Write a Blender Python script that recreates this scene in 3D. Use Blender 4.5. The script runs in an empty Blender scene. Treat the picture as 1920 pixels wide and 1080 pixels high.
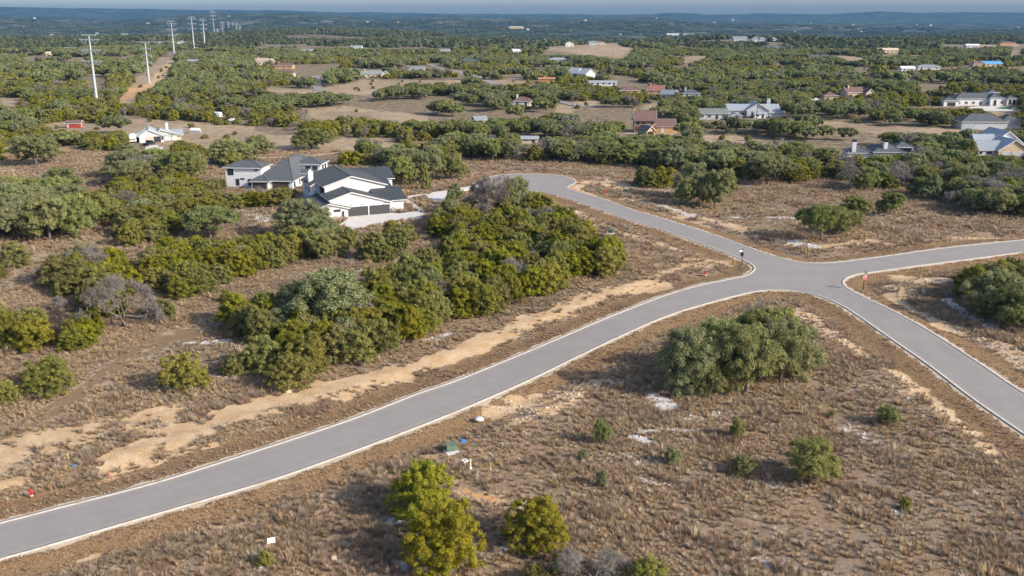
import bpy, math, random
import numpy as np
from mathutils import Vector, Matrix
rad = math.radians
random.seed(7); RNG = np.random.default_rng(11)
sc = bpy.context.scene

# ---------------------------------------------------------------- camera, sky, sun, exposure
CAM_H = 45.0; PITCH = rad(16.1); FPX = 1760.0
cam_d = bpy.data.cameras.new("camera"); cam = bpy.data.objects.new("camera", cam_d)
sc.collection.objects.link(cam); sc.camera = cam
cam_d.sensor_width = 36; cam_d.lens = FPX / 1920 * 36; cam_d.clip_start = 1; cam_d.clip_end = 60000
cam.location = (0, 0, CAM_H); cam.rotation_euler = (rad(90) - PITCH, 0, 0)

SUN_EL = rad(28); SUN_DIR = Vector((0.90 * math.cos(SUN_EL), -0.436 * math.cos(SUN_EL), math.sin(SUN_EL)))
world = bpy.data.worlds.new("World"); sc.world = world; world.use_nodes = True
wn = world.node_tree; wn.nodes.clear()
wo = wn.nodes.new("ShaderNodeOutputWorld"); wb = wn.nodes.new("ShaderNodeBackground")
sky = wn.nodes.new("ShaderNodeTexSky"); sky.sky_type = 'NISHITA'; sky.sun_disc = False
sky.sun_elevation = SUN_EL; sky.sun_rotation = math.atan2(SUN_DIR.x, SUN_DIR.y)
sky.altitude = 300; sky.air_density = 0.7; sky.dust_density = 2.1; sky.ozone_density = 0.8
wn.links.new(sky.outputs[0], wb.inputs[0]); wb.inputs[1].default_value = 0.15
wn.links.new(wb.outputs[0], wo.inputs[0])
sun_d = bpy.data.lights.new("sun", 'SUN'); sun = bpy.data.objects.new("sun", sun_d); sc.collection.objects.link(sun)
sun_d.energy = 3.35; sun_d.angle = rad(0.6); sun_d.color = (1.0, 0.915, 0.785)
sun.rotation_euler = (-SUN_DIR).to_track_quat('-Z', 'Y').to_euler(); sun.location = (60, -30, 120)
sc.view_settings.view_transform = 'Standard'; sc.view_settings.look = 'None'
sc.view_settings.gamma = 1; sc.view_settings.use_curve_mapping = False
sc.view_settings.exposure = 0.86
sc.render.engine = 'CYCLES'
cy = sc.cycles; cy.max_bounces = 5; cy.diffuse_bounces = 3; cy.glossy_bounces = 2; cy.transmission_bounces = 2
cy.volume_bounces = 0; cy.transparent_max_bounces = 4; cy.use_denoising = True
cy.use_adaptive_sampling = True; cy.adaptive_threshold = 0.02
cy.caustics_reflective = False; cy.caustics_refractive = False

# ---------------------------------------------------------------- projection helpers (photo pixel -> place on the ground)
CP, SP = math.cos(PITCH), math.sin(PITCH)
def at(px, py, z=0.0):
    u = (px - 960) / FPX; v = (540 - py) / FPX
    dy = CP + v * SP; dz = -SP + v * CP
    t = (z - CAM_H) / dz
    return (u * t, dy * t)
def project(x, y, z):
    d = y * CP - (z - CAM_H) * SP
    return 960 + FPX * x / d, 540 - FPX * (y * SP + (z - CAM_H) * CP) / d

# ---------------------------------------------------------------- noise
def _hash(ix, iy, s):
    h = (ix.astype(np.int64) * 374761393 + iy.astype(np.int64) * 668265263 + s * 974711) & 0x7fffffff
    h = ((h ^ (h >> 13)) * 1274126177) & 0x7fffffff
    return ((h ^ (h >> 16)) & 0xffff) / 65535.0
def vnoise(x, y, s=0):
    x = np.asarray(x, float); y = np.asarray(y, float)
    ix = np.floor(x); iy = np.floor(y); fx = x - ix; fy = y - iy
    fx = fx * fx * (3 - 2 * fx); fy = fy * fy * (3 - 2 * fy)
    a = _hash(ix, iy, s); b = _hash(ix + 1, iy, s); c = _hash(ix, iy + 1, s); d = _hash(ix + 1, iy + 1, s)
    return (a * (1 - fx) + b * fx) * (1 - fy) + (c * (1 - fx) + d * fx) * fy
def fbm(x, y, s=0, o=4):
    t = 0; a = 0.5; n = 0
    for k in range(o):
        t = t + a * vnoise(x * 2 ** k, y * 2 ** k, s + k * 17); n += a; a *= 0.5
    return t / n
def sstep(a, b, x):
    t = np.clip((x - a) / (b - a), 0, 1); return t * t * (3 - 2 * t)

# ---------------------------------------------------------------- terrain
R1 = np.array([(-900, 34), (0, 33), (150, 40), (210, 42), (300, 38), (340, 33), (420, 31), (500, 30), (640, 34), (760, 37), (835, 33), (900, 38), (1000, 39), (1120, 39), (1250, 37), (1290, 41), (1340, 43), (1500, 49), (1920, 51), (2900, 48)], float)
R2 = np.array([(-900, 18), (0, 18), (200, 21), (400, 23), (530, 24), (640, 27), (760, 28), (900, 30), (1100, 31), (1222, 31), (1245, 28.4), (1300, 28.4), (1330, 31), (1395, 31), (1420, 28.4), (1460, 30), (1560, 31), (1600, 28), (1650, 25), (1720, 28), (1800, 27), (1920, 28), (2900, 27)], float)
def H(x, y):
    x = np.asarray(x, float); y = np.asarray(y, float)
    yy = np.maximum(y, 10.0)
    pxx = 960 + FPX * x / (yy * CP + CAM_H * SP)
    h = (fbm(x / 260, y / 260, 3, 3) - 0.5) * 10 * sstep(520, 1100, y)
    h = h + (fbm(x / 700, y / 700, 9, 3) - 0.5) * 26 * sstep(1100, 2300, y)
    edge = np.interp(pxx, [0, 230, 620, 780, 1000, 1300, 1920], [1900, 2000, 2700, 2600, 1500, 1900, 2100])
    drop = sstep(edge, edge + 900, y)
    h = h - 38 * drop
    # hilltops with houses on the right
    for (cx, cy_, hh, wx, wy) in ((at(1130, 92)[0], 1330, 7, 90, 130), (at(1510, 84)[0], 1600, 9, 170, 160)):
        h = h + hh * np.exp(-((x - cx) / wx) ** 2 - ((y - cy_) / wy) ** 2)
    z1 = CAM_H + (35 - np.interp(pxx, R1[:, 0], R1[:, 1])) * 6500 / FPX + (fbm(x / 500, y / 500, 21, 4) - 0.5) * 14
    w1 = sstep(4200, 6500, y) * (1 - 0.55 * sstep(6500, 8200, y))
    h = h * (1 - w1) + z1 * w1
    z2 = CAM_H + (35 - np.interp(pxx, R2[:, 0], R2[:, 1])) * 13000 / FPX + (fbm(x / 900, y / 900, 31, 4) - 0.5) * 14
    w2 = sstep(9500, 13000, y)
    h = h * (1 - w2) + z2 * w2
    rid = 1 - np.abs(2 * fbm(x / 1400, y / 900, 77, 4) - 1) * 1.6; h = h + (rid - .45) * 34 * sstep(3600, 5200, y) * (1 - sstep(9000, 11500, y)) * (1 - .65 * np.exp(-((y - 6500) / 900.) ** 2))
    h = h + (fbm(x / 420, y / 420, 78, 3) - .5) * 26 * sstep(4200, 6000, y)
    h = h - 90 * sstep(13300, 18000, y)
    return h
def Hs(x, y): return float(H(np.array([x]), np.array([y]))[0])
def att(px, py):
    z = 0.0
    for _ in range(12):
        x, y = at(px, py, z)
        if y > 9000 or y < 0: x, y = at(px, max(py, 41), 0)
        z = 0.5 * z + 0.5 * Hs(x, y)
    return x, y, Hs(x, y)

# ---------------------------------------------------------------- node/material helpers
def srgb(r, g, b):
    f = lambda c: (c / 255 / 12.92) if c / 255 <= 0.04045 else ((c / 255 + 0.055) / 1.055) ** 2.4
    return (f(r), f(g), f(b), 1)
class NT:
    def __init__(s, name):
        s.m = bpy.data.materials.new(name); s.m.use_nodes = True; s.t = s.m.node_tree; s.t.nodes.clear()
        s.out = s.n("ShaderNodeOutputMaterial")
    def n(s, ty, **kw):
        nd = s.t.nodes.new(ty)
        for k, v in kw.items(): setattr(nd, k, v)
        return nd
    def l(s, a, b): s.t.links.new(a, b)
    def noise(s, scale, detail=4, rough=0.55, vec=None, dist=0.0):
        nd = s.n("ShaderNodeTexNoise"); nd.inputs["Scale"].default_value = scale
        nd.inputs["Detail"].default_value = detail; nd.inputs["Roughness"].default_value = rough
        nd.inputs["Distortion"].default_value = dist
        if vec is not None: s.l(vec, nd.inputs["Vector"])
        return nd.outputs[0]
    def pos(s): return s.n("ShaderNodeNewGeometry").outputs["Position"]
    def obj(s): return s.n("ShaderNodeTexCoord").outputs["Object"]
    def math(s, op, a, b=None, clamp=False):
        nd = s.n("ShaderNodeMath", operation=op, use_clamp=clamp)
        for i, v in enumerate((a, b)):
            if v is None: continue
            if isinstance(v, (int, float)): nd.inputs[i].default_value = v
            else: s.l(v, nd.inputs[i])
        return nd.outputs[0]
    def ramp(s, fac, stops, interp='LINEAR'):
        nd = s.n("ShaderNodeValToRGB"); nd.color_ramp.interpolation = interp
        e = nd.color_ramp.elements
        while len(e) < len(stops): e.new(0.5)
        for k, (p, c) in enumerate(stops):
            e[k].position = p; e[k].color = c if len(c) == 4 else (*c, 1)
        s.l(fac, nd.inputs[0]); return nd.outputs[0]
    def mix(s, fac, a, b, mode='MIX'):
        nd = s.n("ShaderNodeMix", data_type='RGBA', blend_type=mode)
        for i, v in ((0, fac), (6, a), (7, b)):
            if isinstance(v, (int, float)): nd.inputs[i].default_value = v
            elif isinstance(v, tuple): nd.inputs[i].default_value = v if len(v) == 4 else (*v, 1)
            else: s.l(v, nd.inputs[i])
        return nd.outputs[2]
    def maprange(s, v, a, b, c=0.0, d=1.0):
        nd = s.n("ShaderNodeMapRange"); nd.interpolation_type = 'SMOOTHSTEP'
        s.l(v, nd.inputs[0])
        for i, q in enumerate((a, b, c, d)): nd.inputs[i + 1].default_value = q
        return nd.outputs[0]
    def attr(s, name, kind='GEOMETRY'):
        nd = s.n("ShaderNodeAttribute"); nd.attribute_name = name; nd.attribute_type = kind; return nd
    def finish(s, col, rough=0.8, metal=0.0, bump=None, bdist=0.02, bstr=0.6, spec=0.3):
        b = s.n("ShaderNodeBsdfPrincipled")
        if isinstance(col, tuple): b.inputs["Base Color"].default_value = col if len(col) == 4 else (*col, 1)
        else: s.l(col, b.inputs["Base Color"])
        if isinstance(rough, (int, float)): b.inputs["Roughness"].default_value = rough
        else: s.l(rough, b.inputs["Roughness"])
        b.inputs["Metallic"].default_value = metal; b.inputs["Specular IOR Level"].default_value = spec
        if bump is not None:
            bp = s.n("ShaderNodeBump"); bp.inputs["Distance"].default_value = bdist; bp.inputs["Strength"].default_value = bstr
            s.l(bump, bp.inputs["Height"]); s.l(bp.outputs[0], b.inputs["Normal"])
        s.l(b.outputs[0], s.out.inputs[0]); return s.m
MATS = {}
def plain(name, col, rough=0.7, metal=0.0, var=0.12, scale=1.5, spec=0.3):
    if name in MATS: return MATS[name]
    t = NT(name); n = t.noise(scale, 5, 0.6, t.obj())
    f = t.maprange(n, 0.3, 0.7, 1 - var, 1 + var)
    nd = t.n("ShaderNodeVectorMath", operation='SCALE'); nd.inputs[0].default_value = col[:3]; t.l(f, nd.inputs["Scale"])
    MATS[name] = t.finish(nd.outputs[0], rough, metal, n, 0.01, 0.3, spec); return MATS[name]

def leaf_mat(name, cols, trans=0.2, hue=0.03):
    t = NT(name); a = t.attr("tint").outputs["Fac"]; r = t.n("ShaderNodeObjectInfo").outputs["Random"]
    c = t.ramp(a, [(i / (len(cols) - 1), q) for i, q in enumerate(cols)])
    hs = t.n("ShaderNodeHueSaturation"); t.l(c, hs.inputs["Color"])
    t.l(t.maprange(r, 0, 1, 0.5 - hue, 0.5 + hue), hs.inputs["Hue"])
    r2 = t.math('FRACT', t.math('MULTIPLY', r, 7.31)); t.l(t.maprange(r2, 0, 1, 0.84, 1.12), hs.inputs["Value"])
    r3 = t.math('FRACT', t.math('MULTIPLY', r, 13.7)); t.l(t.maprange(r3, 0, 1, 0.8, 1.1), hs.inputs["Saturation"])
    d = t.n("ShaderNodeBsdfDiffuse"); tr = t.n("ShaderNodeBsdfTranslucent"); mx = t.n("ShaderNodeMixShader")
    t.l(hs.outputs[0], d.inputs[0]); t.l(hs.outputs[0], tr.inputs[0]); mx.inputs[0].default_value = trans
    t.l(d.outputs[0], mx.inputs[1]); t.l(tr.outputs[0], mx.inputs[2]); t.l(mx.outputs[0], t.out.inputs[0])
    return t.m
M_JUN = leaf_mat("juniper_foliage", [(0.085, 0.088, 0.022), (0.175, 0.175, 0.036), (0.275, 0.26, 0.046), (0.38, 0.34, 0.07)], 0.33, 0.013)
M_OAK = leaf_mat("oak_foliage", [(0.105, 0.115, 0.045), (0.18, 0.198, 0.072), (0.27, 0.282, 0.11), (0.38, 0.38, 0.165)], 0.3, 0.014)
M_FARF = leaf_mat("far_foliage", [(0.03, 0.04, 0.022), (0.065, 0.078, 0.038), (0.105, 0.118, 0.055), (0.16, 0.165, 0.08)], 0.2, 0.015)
M_TWIG = leaf_mat("bare_twigs", [(0.13, 0.11, 0.095), (0.22, 0.19, 0.165), (0.30, 0.27, 0.24)], 0.1, 0.01)
M_GRASS = leaf_mat("dry_grass", [(0.25, 0.165, 0.095), (0.38, 0.27, 0.165), (0.50, 0.375, 0.235), (0.62, 0.49, 0.32)], 0.3, 0.012)
M_DSHRUB = leaf_mat("dry_brush", [(0.22, 0.148, 0.09), (0.36, 0.26, 0.17), (0.50, 0.385, 0.265)], 0.3, 0.015)
M_BARK = plain("bark", (0.13, 0.11, 0.095), 0.9, var=0.3)

# ---------------------------------------------------------------- mesh helpers
COL = sc.collection
def mesh_np(name, V, F, mats=None, tint=None, mi=None, smooth=False):
    """V (n,3); F list of (m,k) index arrays of equal k, or one array"""
    me = bpy.data.meshes.new(name)
    Fs = F if isinstance(F, list) else [F]
    Fs = [np.asarray(f, np.int32) for f in Fs if len(f)]
    me.vertices.add(len(V)); me.vertices.foreach_set("co", np.asarray(V, np.float32).ravel())
    loops = np.concatenate([f.ravel() for f in Fs]); me.loops.add(len(loops)); me.loops.foreach_set("vertex_index", loops)
    tot = np.concatenate([np.full(len(f), f.shape[1], np.int32) for f in Fs]); st = np.concatenate([[0], np.cumsum(tot)[:-1]]).astype(np.int32)
    me.polygons.add(len(tot)); me.polygons.foreach_set("loop_start", st); me.polygons.foreach_set("loop_total", tot)
    if mi is not None: me.polygons.foreach_set("material_index", np.asarray(mi, np.int32))
    if smooth: me.polygons.foreach_set("use_smooth", np.ones(len(tot), bool))
    for m in (mats or []): me.materials.append(m)
    if tint is not None:
        a = me.attributes.new("tint", 'FLOAT', 'POINT'); a.data.foreach_set("value", np.asarray(tint, np.float32))
    me.update(calc_edges=True); return me
def obj_of(name, me, parent=None, loc=None, rotz=None, scale=None):
    o = bpy.data.objects.new(name, me); COL.objects.link(o)
    if parent: o.parent = parent
    if loc is not None: o.location = loc
    if rotz is not None: o.rotation_euler = (0, 0, rotz)
    if scale is not None: o.scale = scale
    return o
def tag(o, label=None, cat=None, group=None, kind=None):
    if label: o["label"] = label
    if cat: o["category"] = cat
    if group: o["group"] = group
    if kind: o["kind"] = kind
    return o
def empty(name, loc, rz=0.0):
    o = bpy.data.objects.new(name, None); COL.objects.link(o); o.location = loc; o.rotation_euler = (0, 0, rz)
    o.empty_display_size = 0.5; return o

class MB:
    def __init__(s): s.v = []; s.f = []
    def poly(s, pts):
        i = len(s.v); s.v += [tuple(p) for p in pts]; s.f.append(tuple(range(i, i + len(pts)))); return s
    def box(s, x0, x1, y0, y1, z0, z1):
        i = len(s.v)
        s.v += [(x0, y0, z0), (x1, y0, z0), (x1, y1, z0), (x0, y1, z0), (x0, y0, z1), (x1, y0, z1), (x1, y1, z1), (x0, y1, z1)]
        for q in ((0, 3, 2, 1), (4, 5, 6, 7), (0, 1, 5, 4), (1, 2, 6, 5), (2, 3, 7, 6), (3, 0, 4, 7)): s.f.append(tuple(i + k for k in q))
        return s
    def extrude(s, pts, d):
        """closed solid from planar polygon pts extruded by vector d"""
        n = len(pts); i = len(s.v); d = Vector(d)
        s.v += [tuple(p) for p in pts] + [tuple(Vector(p) + d) for p in pts]
        s.f.append(tuple(i + k for k in range(n))[::-1]); s.f.append(tuple(i + n + k for k in range(n)))
        for k in range(n): s.f.append((i + k, i + (k + 1) % n, i + n + (k + 1) % n, i + n + k))
        return s
    def bar(s, a, b, w, h=None):
        a = Vector(a); b = Vector(b); d = (b - a)
        if d.length < 1e-5: return s
        h = h or w; d.normalize(); up = Vector((0, 0, 1)) if abs(d.z) < 0.95 else Vector((1, 0, 0))
        sx = d.cross(up).normalized() * w / 2; sy = sx.normalized().cross(d).normalized() * h / 2
        i = len(s.v)
        for p in (a, b):
            for q in (-sx - sy, sx - sy, sx + sy, -sx + sy): s.v.append(tuple(p + q))
        for q in ((3, 2, 1, 0), (4, 5, 6, 7), (0, 1, 5, 4), (1, 2, 6, 5), (2, 3, 7, 6), (3, 0, 4, 7)): s.f.append(tuple(i + k for k in q))
        return s
    def tube(s, pts, rs, n=8, cap=True):
        rings = []
        for k, p in enumerate(pts):
            p = Vector(p); a = Vector(pts[max(k - 1, 0)]); b = Vector(pts[min(k + 1, len(pts) - 1)])
            d = (b - a).normalized(); up = Vector((0, 0, 1)) if abs(d.z) < 0.9 else Vector((1, 0, 0))
            sx = d.cross(up).normalized(); sy = sx.cross(d).normalized(); i = len(s.v)
            for j in range(n):
                t = 2 * math.pi * j / n; s.v.append(tuple(p + (sx * math.cos(t) + sy * math.sin(t)) * rs[k]))
            rings.append(i)
        for a, b in zip(rings, rings[1:]):
            for j in range(n): s.f.append((a + j, a + (j + 1) % n, b + (j + 1) % n, b + j))
        if cap: s.f.append(tuple(rings[0] + j for j in range(n))); s.f.append(tuple(rings[-1] + j for j in range(n))[::-1])
        return s
    def lathe(s, prof, n=14, c=(0, 0)):
        return s.tube([(c[0], c[1], z) for r, z in prof], [r for r, z in prof], n)
    def build(s, name, mat, parent=None, bevel=0.0, **kw):
        me = bpy.data.meshes.new(name); me.from_pydata(s.v, [], s.f); me.materials.append(mat)
        me.validate(); me.update()
        import bmesh
        bm = bmesh.new(); bm.from_mesh(me); bmesh.ops.recalc_face_normals(bm, faces=bm.faces)
        if bevel: bmesh.ops.bevel(bm, geom=list(bm.edges), offset=bevel, segments=1, affect='EDGES')
        bm.to_mesh(me); bm.free()
        return obj_of(name, me, parent, **kw)
def copy_tree(o, parent=None):
    c = o.copy(); COL.objects.link(c); c.parent = parent
    for ch in o.children: copy_tree(ch, c)
    return c

# ================================================================ SETTING
# traced outline of the asphalt, photo pixels -> ground
EDGE_S = [(-260, 1098), (-120, 1070), (0, 1046), (240, 977), (480, 907), (605, 865), (730, 819), (860, 768), (985, 714), (1072, 672), (1160, 630), (1235, 597), (1290, 578), (1340, 564), (1396, 549.5), (1434, 543.5), (1471, 543.5), (1509, 548), (1546, 557.5), (1584, 575), (1615, 595), (1665, 630), (1740, 682), (1827, 748), (1920, 812), (2050, 900), (2250, 1040)]
EDGE_SE = [(2400, 985), (2150, 868), (2050, 812), (1920, 739), (1827, 677), (1740, 621), (1677, 586), (1627, 562), (1597, 547), (1583, 538), (1578, 530), (1583, 522), (1602, 514.5), (1652, 507), (1740, 495), (1840, 482.5), (1920, 471.5), (2050, 456), (2300, 428)]
EDGE_NE = [(2300, 410), (2050, 436), (1920, 450), (1790, 463), (1700, 475), (1621, 486), (1565, 492.5), (1530, 493.5), (1500, 491.5), (1462, 484), (1421, 471), (1352, 446), (1293, 426.5), (1227, 406), (1180, 392), (1143, 378), (1110, 367.5), (1080, 359.5), (1066, 355), (1062, 351.5), (1066, 348), (1075, 344), (1078, 340), (1074, 337), (1068, 334), (1052, 329.5), (1020, 326.8), (980, 326), (947, 327), (925, 330.5), (908, 335.5), (895, 343), (896, 349), (905, 354), (925, 358.5), (950, 360.5), (985, 359.5), (1010, 359), (1043, 365), (1077, 375), (1127, 393), (1180, 412), (1227, 426), (1277, 443), (1327, 461), (1368, 476.5), (1393, 487), (1409, 495), (1416, 502), (1412, 510), (1398, 517.5), (1368, 524), (1327, 532), (1277, 545), (1232, 560), (1160, 588), (1100, 613), (980, 664), (860, 713), (780, 740.5), (655, 789), (480, 847), (300, 904), (120, 951), (0, 982), (-120, 1011), (-260, 1042)]
def catmull(P, n=6):
    P = [Vector((*p, 0)) for p in P]; out = []
    for i in range(len(P) - 1):
        p0 = P[max(i - 1, 0)]; p1 = P[i]; p2 = P[i + 1]; p3 = P[min(i + 2, len(P) - 1)]
        for k in range(n):
            t = k / n
            out.append(0.5 * ((2 * p1) + (p2 - p0) * t + (2 * p0 - 5 * p1 + 4 * p2 - p3) * t * t + (3 * p1 - p0 - 3 * p2 + p3) * t ** 3))
    out.append(P[-1]); return [(p.x, p.y) for p in out]
ES, ESE, ENE = (catmull([at(*p) for p in e]) for e in (EDGE_S, EDGE_SE, EDGE_NE))
ROAD = np.array(ES + ESE + ENE)
def in_poly(x, y, P):
    c = np.zeros(x.shape, bool); n = len(P)
    for i in range(n):
        x1, y1 = P[i]; x2, y2 = P[(i + 1) % n]
        m = ((y1 > y) != (y2 > y))
        if y1 != y2: c ^= m & (x < (x2 - x1) * (y - y1) / (y2 - y1) + x1)
    return c
def dist_line(x, y, P):
    d = np.full(x.shape, 1e9)
    for i in range(len(P) - 1):
        ax, ay = P[i]; bx, by = P[i + 1]; ux, uy = bx - ax, by - ay; L = ux * ux + uy * uy + 1e-9
        t = np.clip(((x - ax) * ux + (y - ay) * uy) / L, 0, 1)
        d = np.minimum(d, (x - ax - t * ux) ** 2 + (y - ay - t * uy) ** 2)
    return np.sqrt(d)
def road_dist(x, y):
    d = np.minimum(np.minimum(dist_line(x, y, ES[::3]), dist_line(x, y, ESE[::3])), dist_line(x, y, ENE[::2]))
    return np.where(in_poly(x, y, ROAD[::2]), -d, d)
def W(pts): return [at(*p) for p in pts]
def Z(pts, x0, y0, s): return [(x0 + a / s, y0 + b / s) for a, b in pts]

# pale caliche strokes: (px points, half width m, strength)
DIRT = [
 ([(205, 858), (300, 825), (425, 782), (520, 752), (600, 728)], 2.2, 1.3), ([(600, 728), (700, 708), (770, 690), (850, 662), (930, 632)], 1.6, 1.2),
 ([(560, 757), (640, 741), (740, 706), (830, 676), (905, 650)], .8, 1.0),
 ([(930, 632), (1000, 602), (1060, 578), (1130, 552), (1230, 533)], 2.0, 1.1), ([(860, 655), (950, 620), (1040, 590)], .7, .8),
 ([(1215, 522), (1250, 508), (1290, 496), (1345, 494)], 1.3, .8), ([(1290, 487), (1330, 487), (1350, 492)], 1.8, .6), ([(1165, 436), (1200, 448), (1250, 462), (1272, 469)], 1.0, .75),
 ([(1010, 373), (1040, 385), (1080, 396)], 1.6, .7), ([(1040, 384), (1100, 408), (1160, 432)], .8, .5), ([(1082, 398), (1110, 415), (1140, 425)], 1.3, .5),
 ([(1088, 346), (1078, 352), (1092, 360), (1112, 365)], .9, .9), ([(1105, 340), (1135, 343), (1160, 352)], 2.8, .95), ([(1120, 333), (1170, 345), (1190, 352)], 1.4, .5),
 ([(1165, 371), (1200, 377), (1240, 386), (1290, 402)], 1.6, .8), ([(1290, 402), (1350, 418), (1395, 431)], 1.8, .85), ([(1230, 396), (1300, 415), (1340, 427)], .6, .6),
 ([(1483, 458), (1530, 464), (1580, 459), (1650, 455)], 1.6, .85), ([(1600, 451), (1640, 450)], 1.0, .7), ([(1790, 446), (1850, 444), (1905, 445)], .8, .6),
 ([(1715, 521), (1750, 525), (1790, 526)], 1.9, .95), ([(1675, 538), (1700, 548), (1740, 545)], 1.3, .8), ([(1672, 553), (1700, 572), (1760, 600), (1800, 622), (1870, 645), (1935, 690)], 1.1, .9), ([(1800, 612), (1850, 632), (1910, 660)], .8, .7),
 ([(1478, 582), (1500, 590), (1540, 612), (1570, 632)], 1.6, .95), ([(1550, 622), (1600, 652), (1625, 672)], 1.1, .9), ([(1650, 683), (1690, 702), (1720, 725), (1770, 765), (1810, 800), (1860, 850)], .8, .85), ([(1620, 720), (1680, 735), (1720, 745)], 1.2, .5),
 ([(940, 768), (990, 757), (1050, 740), (1110, 722)], 2.3, .75), ([(975, 790), (1050, 762), (1070, 752)], .9, .8),
 ([(-60, 885), (0, 862), (60, 835), (140, 800), (210, 790), (300, 772)], 2.2, .8), ([(-60, 860), (0, 850), (100, 812), (180, 815), (240, 800)], 2.8, .6), ([(40, 878), (80, 872)], .5, .6), ([(0, 912), (38, 900)], .7, .8),
 ([(215, 880), (300, 862), (340, 845), (400, 830)], .6, .6), ([(150, 915), (200, 895), (270, 880)], .4, .5),
 ([(350, 1012), (400, 995), (455, 985)], .9, .7), ([(230, 1052), (290, 1030), (325, 1020)], .6, .6), ([(150, 1045), (185, 1035)], .35, .7), ([(400, 1000), (470, 1010), (500, 1025)], .5, .6),
 ([(200, 1062), (240, 1070), (260, 1072)], .7, .6), ([(590, 968), (604, 960)], .25, .9),
 ([(862, 905), (880, 925), (930, 930), (955, 945)], 1.0, .5), ([(795, 855), (815, 858)], .45, .8), ([(640, 430), (700, 440)], 2, .4),
 ([(60, 830), (130, 850), (200, 830)], 1.0, .4), ([(470, 740), (500, 735), (520, 728)], .3, .5)]
ORANGE = [([(480, 985), (510, 978)], .35, .9), ([(480, 1002), (505, 990)], .4, .8), ([(585, 972), (603, 964)], .25, .9), ([(862, 905), (885, 925), (925, 935)], .8, .55), ([(800, 856), (812, 859)], .4, .6), ([(0, 860), (100, 815), (180, 800)], 1.2, .35)]
ROCK = [([(757, 1062), (775, 1075)], .85, 1), ([(735, 975), (785, 980)], .45, 1), ([(948, 1025), (965, 1032)], .6, 1), ([(1228, 745), (1248, 760)], 1.1, 1), ([(1165, 712), (1180, 745)], .25, .6), ([(485, 1065), (490, 1072)], .5, .9),
 ([(300, 712), (322, 730)], .6, .95), ([(352, 645), (375, 643), (430, 638)], .6, 1), ([(785, 638), (815, 636), (840, 624)], .9, 1), ([(410, 705), (440, 708), (500, 720)], .35, .8),
 ([(650, 487), (690, 490), (740, 492)], .9, 1), ([(1200, 810), (1240, 806), (1300, 808), (1310, 805)], .4, .8), ([(1185, 818), (1215, 828)], .6, .7), ([(1130, 855), (1200, 860), (1240, 885)], 1.0, .45), ([(1205, 895), (1260, 912)], .6, .5),
 ([(1255, 975), (1330, 1000)], 1.2, .35), ([(1290, 785), (1400, 770), (1440, 790)], 1.3, .45), ([(1580, 800), (1640, 830), (1690, 855)], 1.0, .5), ([(1440, 910), (1465, 918)], .35, .9), ([(1672, 957), (1684, 962)], .3, 1), ([(1690, 985), (1720, 1000)], .3, .4), ([(1395, 1045), (1440, 1055)], .6, .5),
 ([(1478, 453), (1500, 458), (1525, 461)], 1.4, .9), ([(1525, 467), (1540, 467)], .5, .9), ([(1236, 383), (1270, 396), (1300, 405)], .9, .85), ([(1370, 408), (1390, 407)], .7, .9), ([(1405, 406), (1420, 404)], .5, .9), ([(1440, 407), (1500, 409)], .9, .9), ([(1180, 350), (1210, 355), (1260, 358)], .8, .7),
 ([(1775, 562), (1800, 582), (1830, 605), (1860, 620)], .9, 1), ([(1830, 590), (1870, 618), (1925, 635)], .7, .7), ([(1745, 525), (1790, 527)], 1.0, .5), ([(1655, 402), (1672, 404)], .5, .8), ([(860, 440), (880, 440)], .8, .6), ([(480, 408), (500, 412), (470, 425)], 1.4, .6), ([(1710, 395), (1760, 397)], .6, .5), ([(455, 402), (520, 405)], 1.0, .4),
 ([(0, 318), (60, 322), (150, 325)], 3.0, .35), ([(150, 345), (170, 340)], 2, .3), ([(890, 352), (896, 352)], .4, .4)]
FORANGE = [([(215, 194), (240, 180), (262, 165), (300, 160)], 9, .5), ([(262, 165), (290, 150), (312, 147)], 6, .4), ([(280, 160), (295, 158)], 8, .4), ([(1060, 90), (1190, 88)], 9, .5)]
FDIRT = [([(240, 172), (285, 160), (300, 148), (312, 130), (322, 112)], 4.5, .9), ([(350, 92), (385, 91)], 12, .8), ([(396, 82), (408, 72), (420, 66)], 9, .7), ([(1060, 86), (1120, 86), (1185, 85)], 7, .8), ([(1520, 85), (1560, 83), (1600, 78)], 9, .8), ([(1330, 213), (1460, 222), (1490, 216)], 6, .4), ([(1470, 236), (1560, 240), (1640, 246)], 4, .6), ([(1590, 103), (1640, 111)], 8, .5), ([(1830, 87), (1900, 87)], 8, .9)]
TRACK = [([(0, 828), (60, 795), (130, 755), (200, 705), (270, 665), (320, 640), (355, 620)], .5, 1.2), ([(0, 812), (60, 780), (130, 742), (200, 692), (262, 652), (300, 632)], .5, 1.1), ([(290, 640), (330, 638), (350, 625)], 1.8, .9), ([(100, 775), (200, 700)], 1.2, .5)]
PALE = [([(-40, 900), (60, 870), (160, 845), (260, 800), (340, 770)], 4.5, .5), ([(-60, 860), (0, 820), (100, 762), (200, 698), (320, 635), (420, 590), (600, 505), (720, 500)], 2.6, .75), ([(0, 560), (40, 500), (100, 470), (200, 440), (260, 430)], 3.0, .6), ([(210, 745), (330, 760)], 2, .2), ([(0, 610), (90, 610)], 2.5, .4), ([(230, 460), (260, 478)], 1.6, .9), ([(600, 500), (680, 505), (720, 500)], 3, .35), ([(735, 450), (800, 452), (830, 440)], 4, .4)]
BROWN = [([(1140, 780), (1260, 860), (1300, 880)], 1.2, .5), ([(1390, 985), (1430, 992)], 1.0, .5), ([(400, 430), (560, 400)], 2, .5), ([(830, 350), (885, 345)], 3, .6), ([(770, 395), (860, 375), (890, 362)], 3, .5)]

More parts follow.
